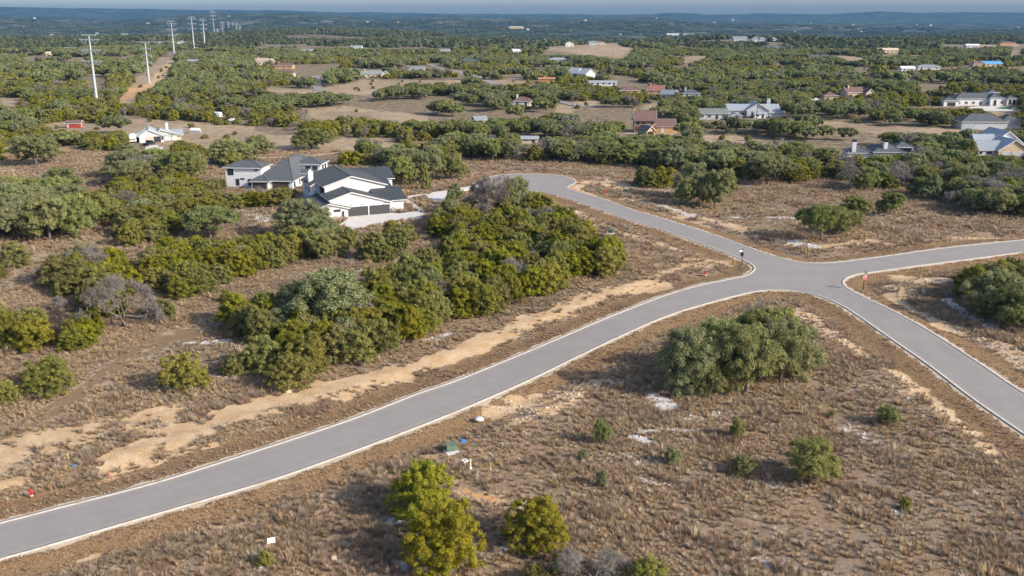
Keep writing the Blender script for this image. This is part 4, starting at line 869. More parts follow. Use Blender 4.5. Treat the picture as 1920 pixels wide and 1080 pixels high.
def grass_points(y0, y1, spc, seed):
    x, y = jitter_grid(y0, y1, spc, .60); m = field_masks(x, y); rd = m["rd"]
    ok = (rd > .9)
    for P in PAVEDW: ok &= ~in_poly(x, y, P)
    p = np.ones(len(x)); p -= .86 * m["dirt"]; p -= .9 * m["rock"]; p -= .6 * m["pale"]; p -= .95 * m["track"]; p -= .7 * m["orange"]; p -= .5 * m["mown"]
    p *= sstep(.25, .5, fbm(x / 3.2, y / 3.2, seed, 3)) * .55 + .45; p *= .45 + .55 * sstep(.36, .52, fbm(x / 11, y / 11, seed + 5, 3))
    ok &= RNG.random(len(x)) < p
    for (a, b, r) in NOGRASS: cx_, cy_ = at(a, b); ok &= np.hypot(x - cx_, y - cy_) > r
    return x[ok], y[ok], m["mown"][ok], rd[ok]
x1, y1, mw1, rd1 = grass_points(52, 175, .43, 71); x2, y2, mw2, rd2 = grass_points(175, 330, .95, 72)
gx2 = np.concatenate([x1, x2]); gy2 = np.concatenate([y1, y2]); mw = np.concatenate([mw1, mw2]); rdd = np.concatenate([rd1, rd2])
br = fbm(gx2 / 6, gy2 / 6, 81, 3) + (fbm(gx2 / 1.5, gy2 / 1.5, 82, 2) - .5) * .5
def gz_at(x, y, rd):
    return H(x, y) + (fbm(x / 1.1, y / 1.1, 2, 3) - .5) * .22 * sstep(700, 300, y) - .02 - .28 * sstep(1.0, 4.0, rd) * (1 - sstep(4.5, 8.5, rd)) + .10 * np.exp(-((rd - 8) / 2.0) ** 2)
def mk_grass(name, m, protos, lo, hi, lab):
    x, y = gx2[m], gy2[m]; n = len(x); s_ = RNG.uniform(lo, hi, n) * np.where(mw[m] > .4, .5, 1) * np.where(y > 175, 1.55, 1); s_ *= .75 + .7 * fbm(x / 4, y / 4, 91, 2)
    scatter(name, np.stack([x, y, gz_at(x, y, rdd[m])], 1), RNG.uniform(0, 6.28, n), np.stack([s_, s_, s_ * RNG.uniform(.6, 1.1, n)], 1), RNG.integers(0, len(protos), n), protos, lab)
    print(name, n)
mk_grass("dry_grass", br < .56, TUFT, .55, 1.25, "short dry winter grass over the lots")
tq = RNG.random(len(gx2)) < .010 * (gy2 < 260) * (mw < .2) * (rdd > 6)
mk_grass("tall_grass_clumps", tq, TUFT, 1.6, 2.6, "taller tan bunch grass clumps in the short grass")
tq = RNG.random(len(gx2)) < .0016 * (gy2 < 170) * (mw < .2) * (rdd > 6) * (gx2 < 10) * .2
gxs, gys = gx2[tq], gy2[tq]; n = len(gxs); s_ = RNG.uniform(.10, .24, n)
scatter("green_weeds", np.stack([gxs, gys, gz_at(gxs, gys, rdd[tq]) - .05], 1), RNG.uniform(0, 6, n), np.stack([s_, s_, s_ * .9], 1), RNG.integers(0, 4, n), OAK_F, "small green and grey weeds dotted in the grass")
mk_grass("dry_brush", br >= .56, BRUSH, .5, 1.2, "greyish brown dry weeds among the grass")

# ================================================================ HAZE
hz = MB().box(-12500, 12500, -400, 14400, -140, 190); M_HAZE = bpy.data.materials.new("haze"); M_HAZE.use_nodes = True
ht_ = M_HAZE.node_tree; ht_.nodes.clear(); ho = ht_.nodes.new("ShaderNodeOutputMaterial"); pv = ht_.nodes.new("ShaderNodeVolumePrincipled")
pv.inputs["Color"].default_value = (0.10, 0.25, 0.455, 1); pv.inputs["Density"].default_value = 0.72e-4; pv.inputs["Anisotropy"].default_value = 0.0
ht_.links.new(pv.outputs[0], ho.inputs["Volume"]); tag(hz.build("haze", M_HAZE), kind="stuff")

# ================================================================ BUILDINGS
M_WHITE = plain("white_stucco", (0.62, 0.62, 0.615), 0.9, var=0.05, scale=0.8)
M_TRIM = plain("white_trim", (0.54, 0.53, 0.52), 0.7, var=0.04)
M_ROOFD = plain("dark_metal_roof", (0.055, 0.064, 0.072), 0.5, 0.0, var=0.15, spec=0.4)
M_SHING = plain("grey_shingle_roof", (0.085, 0.095, 0.105), 0.9, var=0.25, scale=2.5)
M_ROOFL = plain("light_metal_roof", (0.40, 0.44, 0.47), 0.4, 0.3, var=0.08, spec=0.5)
M_ROOFG = plain("grey_metal_roof", (0.26, 0.29, 0.31), 0.5, 0.2, var=0.1, spec=0.4)
M_ROOFB = plain("brown_shingle_roof", (0.155, 0.095, 0.085), 0.9, var=0.2, scale=2.5)
M_ROOFBL = plain("blue_tarp_roof", (0.10, 0.32, 0.62), 0.7, var=0.1)
M_BRICK = plain("tan_brick", (0.46, 0.27, 0.13), 0.9, var=0.15, scale=3)
M_STONE = plain("tan_stone", (0.46, 0.36, 0.25), 0.9, var=0.25, scale=3)
M_RED = plain("red_barn_paint", (0.34, 0.05, 0.045), 0.7, var=0.15)
M_GREYW = plain("grey_siding", (0.44, 0.45, 0.46), 0.8, var=0.08)
M_DARK = plain("dark_opening", (0.018, 0.018, 0.022), 0.6, var=0.1)
M_DOORG = plain("charcoal_door", (0.062, 0.06, 0.062), 0.6, var=0.08)
M_FRAME = plain("black_frame", (0.02, 0.02, 0.022), 0.5)
M_WOOD = plain("brown_timber", (0.28, 0.13, 0.06), 0.8)
M_BASE = plain("concrete_base", (0.36, 0.32, 0.28), 0.9)
M_GREENP = plain("dark_green_paint", (0.03, 0.11, 0.07), 0.6)
M_TAN = plain("tan_stucco", (0.55, 0.45, 0.32), 0.9, var=0.06)
M_METAL = plain("galvanised_steel", (0.42, 0.44, 0.46), 0.5, 0.4, var=0.08)
t = NT("window_glass"); M_GLASS = t.finish((0.03, 0.045, 0.055), 0.08, 0, None, spec=0.8)

def slabq(m, pts, t_=.16, ribs=.6, along=None):
    """roof plane: polygon pts (eave0, eave1, ridge1, ridge0 ...) extruded along its normal, with standing seams"""
    P = [Vector(p) for p in pts]; n = (P[1] - P[0]).cross(P[2] - P[0]).normalized()
    if n.z < 0: n = -n
    m.extrude(P, n * t_)
    if ribs and len(P) == 4:
        L = (P[1] - P[0]).length; k = max(int(L / ribs), 1)
        for j in range(k + 1):
            f = j / k; a = P[0].lerp(P[1], f) + n * (t_ + .02); b = P[3].lerp(P[2], f) + n * (t_ + .02); m.bar(a, b, .07, .07)
def gable(root, u0, u1, v0, v1, h0, h1, ur, hz_, wm, rm, oh=.5, axis='v', ribs=.6, trim=M_TRIM, base=None, z0=-.3):
    Q = (lambda a, b, z: (a, b, z)) if axis == 'v' else (lambda a, b, z: (b, a, z))
    m = MB().extrude([Q(u0, v0, z0), Q(u1, v0, z0), Q(u1, v0, h1), Q(ur, v0, hz_), Q(u0, v0, h0)], Vector(Q(0, v1 - v0, 0))); m.build("wall", wm, root)
    s0 = (hz_ - h0) / (ur - u0); s1 = (hz_ - h1) / (u1 - ur); g = .02; va, vb = v0 - oh, v1 + oh
    r = MB(); e0, e1 = u0 - oh, u1 + oh; z0e, z1e = h0 - s0 * oh + g, h1 - s1 * oh + g
    slabq(r, [Q(e0, va, z0e), Q(e0, vb, z0e), Q(ur, vb, hz_ + g), Q(ur, va, hz_ + g)], ribs=ribs)
    slabq(r, [Q(e1, va, z1e), Q(e1, vb, z1e), Q(ur, vb, hz_ + g), Q(ur, va, hz_ + g)], ribs=ribs)
    r.bar(Q(ur, va, hz_ + .2), Q(ur, vb, hz_ + .2), .3, .08); r.build("roof", rm, root)
    if trim:
        b = MB()
        for vv in (va - .03, vb + .03):
            b.bar(Q(e0, vv, z0e + .02), Q(ur, vv, hz_ + .05), .08, .26); b.bar(Q(e1, vv, z1e + .02), Q(ur, vv, hz_ + .05), .08, .26)
        b.bar(Q(e0 - .03, va, z0e + .02), Q(e0 - .03, vb, z0e + .02), .08, .2); b.bar(Q(e1 + .03, va, z1e + .02), Q(e1 + .03, vb, z1e + .02), .08, .2)
        b.build("trim", trim, root)
def hip(root, u0, u1, v0, v1, h, rise, wm, rm, oh=.5, ridge=None, ribs=.6, z0=-.3, trim=M_TRIM):
    MB().box(u0, u1, v0, v1, z0, h).build("wall", wm, root)
    a0, a1, b0, b1 = u0 - oh, u1 + oh, v0 - oh, v1 + oh; lu, lv = a1 - a0, b1 - b0; q = min(lu, lv) / 2 * .98
    if ridge is None: ridge = ((a0 + q, (b0 + b1) / 2), (a1 - q, (b0 + b1) / 2)) if lu >= lv else (((a0 + a1) / 2, b0 + q), ((a0 + a1) / 2, b1 - q))
    (ra, rb) = [(x, y, h + rise) for x, y in ridge]; c = [(a0, b0, h), (a1, b0, h), (a1, b1, h), (a0, b1, h)]; r = MB()
    t_ = .0; base = [(p[0], p[1], h - .12) for p in c]
    if lu >= lv or (ridge[0][1] == ridge[1][1]): F = [[c[0], c[1], rb, ra], [c[1], c[2], rb], [c[2], c[3], ra, rb], [c[3], c[0], ra]]
    else: F = [[c[0], c[1], ra], [c[1], c[2], rb, ra], [c[2], c[3], rb], [c[3], c[0], ra, rb]]
    for f in F: r.poly(f)
    r.poly(base[::-1])
    for k in range(4): r.poly([base[k], base[(k + 1) % 4], c[(k + 1) % 4], c[k]])
    for f in F:   # seams or hip caps
        Pn = [Vector(p) for p in f]; n = (Pn[1] - Pn[0]).cross(Pn[-1] - Pn[0]).normalized(); n = n if n.z > 0 else -n
        if ribs:
            L = (Pn[1] - Pn[0]).length; k = int(L / ribs)
            for j in range(1, k):
                p = Pn[0].lerp(Pn[1], j / k); d = (Pn[1] - Pn[0]).normalized(); up = n.cross(d); up = up if up.z > 0 else -up
                # climb until the next hip line
                best = 1e9
                for i1 in range(1, len(Pn)):
                    a = Pn[i1]; b = Pn[(i1 + 1) % len(Pn)]; e = b - a; w = a - p
                    ex, ey = e.dot(d), e.dot(up); wx, wy = w.dot(d), w.dot(up)
                    if abs(ex) < 1e-6: continue
                    s_ = -wx / ex
                    if -1e-3 <= s_ <= 1.001: best = min(best, wy + s_ * ey)
                if best < 1e8 and best > .3: r.bar(p + n * .03, p + up * best + n * .03, .06, .06)
    for a, b in ((c[0], ra), (c[1], rb if lu >= lv else ra), (c[2], rb), (c[3], ra if lu >= lv else rb), (ra, rb)): r.bar(Vector(a) + Vector((0, 0, .05)), Vector(b) + Vector((0, 0, .05)), .2, .08)
    r.build("roof", rm, root)
    if trim: 
        b = MB()
        for k in range(4): b.bar((c[k][0], c[k][1], h - .06), (c[(k + 1) % 4][0], c[(k + 1) % 4][1], h - .06), .1, .22)
        b.build("trim", trim, root)
def opening(root, face, a, z, w, h, plane, name="window", mat=M_GLASS, frame=M_FRAME, fw=.1):
    """face: f/b (v = plane), l/r (u = plane); a = centre along the wall, z = sill"""
    sg = {'f': -1, 'b': 1, 'l': -1, 'r': 1}[face]; Q = (lambda p, d, zz: (p, plane + sg * d, zz)) if face in 'fb' else (lambda p, d, zz: (plane + sg * d, p, zz))
    def bx(m, p0, p1, z0, z1, d0, d1):
        A = Q(p0, d0, z0); B = Q(p1, d1, z1); m.box(min(A[0], B[0]), max(A[0], B[0]), min(A[1], B[1]), max(A[1], B[1]), z0, z1)
    m = MB(); l, r = a - w / 2, a + w / 2
    bx(m, l, r, z, z + h, .0, .012) if name == 'garage_door' else None; bx(m, l - fw, l, z, z + h, .0, .09); bx(m, r, r + fw, z, z + h, 0, .09); bx(m, l - fw, r + fw, z + h, z + h + fw, 0, .09); bx(m, l - fw, r + fw, z - fw, z, 0, .09)
    if name == "window" and w > 1.3: bx(m, a - .04, a + .04, z, z + h, .03, .07)
    o = m.build(name, frame, root); p = MB()
    if name == "garage_door":
        k = 5
        for j in range(k): bx(p, l + .01, r - .01, z + h * j / k + .02, z + h * (j + 1) / k - .02, -.02, .05)
        p.build("panel", mat, o)
    else: bx(p, l + .005, r - .005, z + .005, z + h - .005, -.02, .03); p.build("pane" if name == "window" else "leaf", mat, o)
    return o
def box_part(root, name, mat, *b, bevel=0): return MB().box(*b).build(name, mat, root, bevel)

# --- garage house
r = empty("house", (*at(652.3, 406.9), 0), rad(24)); tag(r, "large white stucco house with a dark metal roof and two charcoal garage doors", "house")
gable(r, -4.0, 10.3, 0, 9, 4.25, 2.92, 1.0, 5.72, M_WHITE, M_ROOFD, oh=.45)
gable(r, -8.2, -.15, -1.0, 12, 2.45, 2.35, -4.5, 3.55, M_WHITE, M_ROOFD, oh=.4)
gable(r, -3.3, 11.6, 8.0, 25.5, 6.2, 5.7, 3.2, 8.15, M_WHITE, M_ROOFD, oh=.5)
gable(r, 3.0, 13.0, 8.5, 14.6, 2.75, 2.9, 8.2, 4.7, M_WHITE, M_ROOFD, oh=.6, axis='u')
gable(r, -5.2, -3.31, 14.5, 24.5, 5.4, 6.0, -3.6, 6.1, M_WHITE, M_ROOFD, oh=.3)
gable(r, 26.0, 35.0, 6.0, 18.8, 4.2, 4.2, 30.5, 6.3, M_WHITE, M_ROOFD, oh=.6, axis='u')
gable(r, 15.5, 24.0, 10.5, 15.0, 3.6, 3.6, 20, 5.0, M_WHITE, M_ROOFD, oh=.5, axis='u')
MB().box(10.31, 10.40, .3, 3, 0, 2.7).build("siding", M_TRIM, r)
opening(r, 'f', 2.45, .05, 4.75, 2.1, 0, "garage_door", M_DOORG); opening(r, 'f', 7.75, .05, 4.75, 2.1, 0, "garage_door", M_DOORG)
opening(r, 'f', -6.9, .7, .6, 1.5, -1.0); opening(r, 'f', -5.5, .7, .6, 1.5, -1.0); opening(r, 'f', -2.7, 1.75, 1.4, .35, -1.0); opening(r, 'f', -1.3, .4, .25, 1.2, -1.0)
opening(r, 'l', 20.5, 3.6, 1.0, 1.4, -5.2); opening(r, 'l', 17.0, 3.6, 1.2, 1.4, -5.2); opening(r, 'l', 11.0, 3.4, 4.2, 2.2, -3.3, mat=M_DARK); opening(r, 'l', 16.5, .4, 2.4, 2.0, -5.2, mat=M_DARK)  # wide dark pane by the balcony paints in the shade of its recess
MB().box(-3.75, -3.5, 10.9, 11.1, 0, 5.9).build("post", M_WOOD, r); MB().box(-4.6, -3.32, 8.6, 13.6, 3.0, 3.2).build("balcony", M_TRIM, r)
b = MB(); [b.bar((-4.55, 8.7 + j * .35, 3.2), (-4.55, 8.7 + j * .35, 4.2), .03) for j in range(15)]; b.bar((-4.55, 8.6, 4.2), (-4.55, 13.6, 4.2), .06); b.build("railing", M_FRAME, r)
ch = MB().box(-4.9, -3.7, 18.2, 20.0, 5, 8.3).build("chimney", M_WHITE, r); MB().box(-4.6, -4.0, 18.7, 19.5, 8.3, 8.75).build("cap", M_METAL, ch)
for q in (.9, 3.7, 6.3, 9.1):
    l = MB().bar((q, -.02, 2.75), (q, -.45, 2.85), .05).build("wall_lamp", M_FRAME, r); MB().lathe([(.04, 2.85), (.17, 2.68), (.18, 2.64)], 8, (q, -.48)).build("lamp_shade", M_FRAME, l)
box_part(r, "base", M_BASE, -8.25, -.1, -1.06, 12.02, -.3, .3); opening(r, 'r', 21.0, 1.0, 1.5, 1.6, 15.0)
o = MB().box(-.75, .75, -.5, .5, 0, 1.15).box(-.6, .6, -.4, .4, 1.15, 1.22).build("utility_cabinet", plain("beige_block", (.42, .34, .26), .9), None, .02, loc=(*at(626, 417), 0), rotz=rad(24)); tag(o, "beige block planter box standing at the garage house's left wing", "planter")
for q, lb in ((737.5, "grey meter box on the ground beside the right garage door"), (731, None)):
    if lb: o = MB().box(-.5, .5, -.4, .4, 0, .9).tube([(0, 0, .9), (0, 0, 1.0)], [.3, .3], 10).build("air_conditioner", M_METAL, None, .03, loc=(*at(q, 396.5), 0), rotz=rad(24)); tag(o, "grey air conditioner standing beside the right garage door", "air conditioner")

# --- left white house
r = empty("house", (*at(474.5, 355.5), 0), rad(-6)); tag(r, "white two storey house with dark hipped roofs left of the garage house", "house")
hip(r, 0.2, 10.9, .6, 23, 2.45, 5.0, M_WHITE, M_SHING, ridge=((7.2, 9.5), (7.8, 15)), ribs=0, oh=.5)
hip(r, -8.1, 2.0, 1.6, 8.6, 5.7, 1.5, M_WHITE, M_SHING, ribs=0, oh=.6)
hip(r, -.1, 4.6, -.6, 5, 2.4, 1.5, M_WHITE, M_SHING, ribs=0, ridge=((2.2, 2.2), (2.3, 3.6)))
hip(r, 7.5, 15.2, 12.5, 19, 5.3, 1.3, M_WHITE, M_SHING, ribs=0); hip(r, 9.0, 14.0, 8.4, 12.4, 3.3, .9, M_WHITE, M_SHING, ribs=0); hip(r, 1.0, 9.0, 17, 27, 4.4, 2.2, M_WHITE, M_SHING, ribs=0)
opening(r, 'f', 2.2, .1, 3.7, 2.05, -.6, "garage_door", M_DOORG); opening(r, 'f', 7.6, .1, 4.3, 2.05, .6, "garage_door", plain("brown_grey_opening", (.09, .07, .06), .8))
opening(r, 'f', -6.6, 3.7, 1.4, 1.5, 1.6); opening(r, 'f', -4.8, .9, .7, 1.6, 1.6); opening(r, 'f', -3.4, 2.5, 1.0, .2, 1.6); opening(r, 'f', -1.3, .9, .8, 1.6, 1.6); opening(r, 'f', .6, 5.0, .7, .2, 1.6)
opening(r, 'r', 2.3, .5, 1.0, 1.8, 10.9); opening(r, 'r', 6.6, .7, .5, 1.5, 10.9); opening(r, 'r', 8.0, 1.2, .4, .5, 10.9); opening(r, 'r', 14.6, 3.3, 1.2, 1.6, 15.2); opening(r, 'r', 17.0, 3.3, 1.2, 1.6, 15.2); opening(r, 'f', 11.6, 3.6, 1.2, 1.0, 12.5); opening(r, 'f', 13.6, 3.6, 1.2, 1.0, 12.5)
box_part(r, "base", M_BASE, -8.18, -.2, 1.54, 8.7, -.3, .45)

# --- metal roofed farmhouse
x, y, z = att(262, 268); K = math.hypot(x, y) / FPX   # metres per photo pixel here
r = empty("farmhouse", (x, y, z), rad(20)); tag(r, "white farmhouse with a pale metal roof and a covered porch on the tan field", "house")
gable(r, 0, 8.6, 0, 12, 2.5, 2.3, 3.4, 4.6, M_WHITE, M_ROOFL, oh=.5, trim=M_TRIM)
gable(r, 6.0, 13.5, 4.5, 10.5, 2.4, 2.4, 7.4, 4.1, M_WHITE, M_ROOFL, oh=.7, axis='v')
gable(r, 5.0, 10.0, 8.5, 14.8, 2.3, 2.3, 7.5, 3.6, M_TAN, M_ROOFL, oh=.9, axis='u')
gable(r, -4.6, -.05, 3.5, 8.5, 2.3, 2.5, -1.0, 2.75, M_DARK, M_ROOFG, oh=.3)
opening(r, 'f', 3.5, .05, 2.5, 2.1, 0, "garage_door", M_TAN, M_TRIM); opening(r, 'f', 6.3, .05, 2.5, 2.1, 0, "garage_door", M_DARK, M_TRIM); opening(r, 'f', 8.1, .9, .5, .9, 0)
ch = MB().box(9.6, 10.5, 7.2, 8.2, 2.5, 6.2).build("chimney", M_WHITE, r); MB().box(9.7, 10.4, 7.3, 8.1, 6.2, 6.5).build("cap", M_METAL, ch)
for q in (9.5, 12.0, 14.6): MB().box(q, q + .2, 3.6, 3.8, 0, 2.3).build("post", M_TAN, r)
# --- red barn
x, y, z = att(123.5, 240); r = empty("barn", (x, y, z), rad(4)); tag(r, "small red barn with a rusty brown roof in the upper left clearing", "barn")
gable(r, 0, 3.6, 0, 6.1, 1.9, 1.9, 1.8, 3.0, M_RED, M_ROOFB, oh=.25, axis='u', ribs=0); opening(r, 'r', 1.8, .1, 1.2, 1.6, 6.1, "door", M_TRIM, M_TRIM); opening(r, 'f', .9, .3, .5, 1.1, 0, "door", M_TRIM, M_TRIM)
# --- brick house by the pool
x, y, z = att(1189, 249); r = empty("brick_house", (x, y, z), rad(-4)); tag(r, "two storey tan brick house with a brown roof and a balcony", "house")
gable(r, 1.6, 8.5, 0, 8.6, 4.8, 4.8, 5.0, 8.4, M_BRICK, M_ROOFB, oh=.5, axis='u', ribs=0); gable(r, 1.5, 7.5, 9.0, 16.5, 2.7, 2.7, 4.5, 5.2, M_BRICK, M_ROOFB, oh=.4, axis='u', ribs=0)
for q in (0.1, 3.0, 5.8, 8.5): MB().box(q - .12, q + .12, .0, .24, -.3, 4.7).build("post", M_WOOD, r)
MB().box(-.1, 8.7, -.1, 1.6, 2.3, 2.5).build("balcony", M_WOOD, r); bb = MB(); [bb.bar((j * .45, -.05, 2.5), (j * .45, -.05, 3.3), .05) for j in range(20)]; bb.bar((0, -.05, 3.3), (8.6, -.05, 3.3), .08).build("railing", M_TRIM, r)
slab_ = MB().extrude([(-.5, -.5, 4.72), (9.1, -.5, 4.72), (9.1, 1.7, 5.35), (-.5, 1.7, 5.35)], (0, 0, .12)).build("porch_roof", M_ROOFB, r)
for q in (1.5, 3.8, 7.2): opening(r, 'f', q, 2.9, 1.3, 1.5, 1.6, frame=M_TRIM)
for q in (2.0, 4.6): opening(r, 'f', q, .5, 1.2, 1.5, 1.6, frame=M_TRIM)
opening(r, 'f', 11.5, .1, .9, 2.0, 1.5, "door", M_TRIM, M_TRIM); opening(r, 'r', 5.0, 5.3, 1.0, 1.3, 8.6, frame=M_TRIM); opening(r, 'r', 3.2, .8, .8, 1.3, 8.6, frame=M_TRIM)
MB().box(-.3, .6, 4.6, 5.5, 2, 9.2).build("chimney", M_BRICK, r)
x, y, z = att(1212, 257); r = empty("pavilion", (x, y, z), rad(40)); tag(r, "small open pavilion with a dark gabled roof beside the pool", "pavilion")
gable(r, 0, 4.6, 0, 4.5, 2.2, 2.2, 2.3, 4.0, M_BRICK, M_ROOFD, oh=.5, ribs=.5); MB().box(.4, 4.2, -.02, 0, 0, 2.0).build("opening", M_DARK, r)
o = slab("swimming_pool", [(1186, 257), (1193, 250), (1206, 249), (1208, 255), (1198, 260)], .12, plain("pool_water", (.04, .30, .26), .15), None, .2); tag(o, "small turquoise swimming pool behind the trees by the brick house", "swimming pool")
slab("terrace", [(1180, 259), (1190, 248.5), (1214, 247.5), (1216, 256), (1204, 262)], .06, plain("stone_paving", (.42, .33, .25), .9))

# --- generic distant houses
def cottage(px, py, w, d, h, rise, yaw, wm, rm, label, style="gable", nwin=3, chim=False, wing=None, name="house", cat="house", door=True):
    x, y, z = att(px, py); r = empty(name, (x, y, z), rad(yaw)); tag(r, label, cat); u0, u1 = -w / 2, w / 2
    if style == "gable": gable(r, 0, d, u0, u1, h, h, d / 2, h + rise, wm, rm, oh=.5, axis='u', ribs=0)
    elif style == "front": gable(r, u0, u1, 0, d, h, h, 0, h + rise, wm, rm, oh=.5, ribs=0)
    else: hip(r, u0, u1, 0, d, h, rise, wm, rm, ribs=0)
    for j in range(nwin):
        q = u0 + w * (j + .5) / nwin
        if door and j == nwin // 2: opening(r, 'f', q, .05, 1.0, 2.0, 0, "door", M_DARK, M_TRIM)
        else: opening(r, 'f', q, .9, min(1.4, w / nwin * .5), 1.2, 0, frame=M_TRIM)
    if chim: MB().box(u0 + w * .15, u0 + w * .15 + .9, d * .35, d * .35 + .9, h, h + rise + 1.2).build("chimney", wm, r)
    if wing:
        a, b, hh, rs = wing; s_ = 1 if a > 0 else -1; e = u1 if a > 0 else u0
        if style == "hip": hip(r, min(e + .02 * s_, e + a), max(e + .02 * s_, e + a), -b * .4, b * .6, hh, rs, wm, rm, ribs=0)
        else: gable(r, min(e + .02 * s_, e + a), max(e + .02 * s_, e + a), -b * .4, b * .6, hh, hh, e + a / 2, hh + rs, wm, rm, oh=.4, ribs=0)
        opening(r, 'f', e + a / 2, .1, abs(a) * .55, 2.0, -b * .4, "garage_door", M_DARK, M_TRIM)
    return r
# big pale metal roofed house, upper right
r = cottage(1412, 219, 24, 9, 3.2, 2.2, -2, M_GREYW, M_ROOFL, "long grey house with a pale metal roof and a tall central gable", "gable", 5)
gable(r, -3.5, 6.5, -2.5, 9.5, 3.3, 3.3, 1.5, 6.4, M_GREYW, M_ROOFL, oh=.6); opening(r, 'f', 1.5, .2, 5.5, 2.4, -2.5, mat=M_DARK)
MB().box(7.2, 8.8, 5.0, 6.4, 3, 8.0).build("chimney", M_METAL, r)
cottage(1337, 224, 13.5, 7, 2.9, 1.7, -3, M_GREYW, plain("green_grey_roof", (.17, .185, .175), .6), "grey shed with a green grey roof left of the pale roofed house", "gable", 4, name="shed", cat="shed")
cottage(1380, 226, 4.5, 4, 2.2, .8, 0, M_TRIM, M_ROOFG, "small grey outbuilding in front of the pale roofed house", "front", 1, name="shed", cat="shed")
o = cottage(1454, 220, 6, 3.5, 2.2, .5, 0, M_TRIM, M_ROOFL, "small white carport right of the pale roofed house", "gable", 0, name="carport", cat="carport")
o = cottage(1425, 222, 5, 3, 2.2, .5, 0, M_WHITE, M_ROOFL, "white trailer parked in front of the pale roofed house", "gable", 2, name="trailer", cat="trailer")
r = cottage(1838, 198, 27, 10, 3.6, 2.6, 2, M_WHITE, M_SHING, "white house with charcoal hipped roofs at the upper right", "hip", 7, wing=(-8, 9, 3.0, 1.6))
hip(r, 4.0, 9.5, -2, 5, 4.2, 1.9, M_WHITE, M_SHING, ribs=0); hip(r, 7.0, 12.5, 6, 12, 6.3, 1.5, M_WHITE, M_SHING, ribs=0); opening(r, 'f', 6.6, .1, 1.4, 2.9, -2, "door", M_DARK, M_TRIM); opening(r, 'f', 11.0, 4.8, 2.4, .9, 6, mat=M_GLASS)
hip(r, 13.6, 19, -1, 6, 3.6, 1.6, M_WHITE, M_SHING, ribs=0); opening(r, 'f', 15.2, .8, 1.1, 2.0, -1); opening(r, 'f', 17.3, .8, 1.1, 2.0, -1)
slab("driveway", [(1800, 204), (1830, 200), (1880, 199), (1905, 203), (1895, 209), (1850, 208)], .15); tag(slab("lawn", [(1866, 203.5), (1880, 201.5), (1898, 202), (1896, 204.5), (1880, 205)], .25, plain("green_turf", (.05, .19, .035), .9)), kind="structure")
r = cottage(1845, 243, 18.5, 11, 3.2, 2.9, -3, M_GREYW, M_SHING, "low house with a broad charcoal hipped roof behind trees at the right", "hip", 0)
hip(r, 9.3, 16.5, 4, 12, 3.4, 2.0, M_GREYW, M_SHING, ribs=0); opening(r, 'f', -6, .1, 4.5, 2.2, 0, "garage_door", plain("pale_blue_door", (.36, .42, .46), .7), M_TRIM)
x, y, z = att(1830, 296); r = empty("house", (x, y, z), rad(0)); tag(r, "grey house with pale metal roofs and a tan stone garage gable at the right edge", "house")
gable(r, 0, 7.5, 0, 9.0, 2.7, 2.7, 4.2, 5.1, M_GREYW, M_ROOFL, oh=.4, axis='u'); gable(r, 6.5, 16.5, -1.5, 16, 2.8, 2.8, 11.5, 6.0, M_STONE, M_ROOFL, oh=.5)
gable(r, 7.5, 15, 3.5, 10.0, 3.3, 3.3, 11, 6.4, M_WHITE, M_ROOFL, oh=.5, axis='u'); gable(r, 8.5, 20, 9.0, 22, 3.4, 3.4, 14.5, 7.6, M_WHITE, M_ROOFL, oh=.5)
for q in (1.4, 3.6, 4.6): opening(r, 'f', q, 1.4, .6, .6, 0)
opening(r, 'f', 8.9, .1, 2.6, 2.1, -1.5, "garage_door", M_GREYW, M_TRIM); opening(r, 'f', 13.4, .1, 4.8, 2.1, -1.5, "garage_door", M_GREYW, M_TRIM); MB().box(2.8, 3.6, 8, 9, 2, 4.6).build("chimney", M_WHITE, r)
x, y, z = att(1637, 304); r = empty("house", (x, y, z), rad(-6)); tag(r, "white house with charcoal roofs and two chimneys half hidden by trees", "house")
hip(r, 0, 9.5, 0, 9, 3.3, 2.5, M_WHITE, M_SHING, ribs=0); hip(r, 7.5, 13, 3, 9, 4.6, 1.5, M_WHITE, M_SHING, ribs=0); hip(r, -8, -.1, 1, 8, 2.8, 1.5, M_WHITE, M_SHING, ribs=0); hip(r, 9.6, 19, -2, 4, 2.4, 1.4, M_GREYW, M_SHING, ribs=0)
opening(r, 'f', 10.5, 3.4, 3.6, .7, 3, mat=M_DARK)
for q in (3.2, -6.6): ch = MB().box(q, q + 1.2, 1.2, 2.4, 2.5, 6.3).build("chimney", M_WHITE, r); MB().box(q - .05, q + 1.25, 1.15, 2.45, 6.3, 7.0).build("cap", M_FRAME, ch)

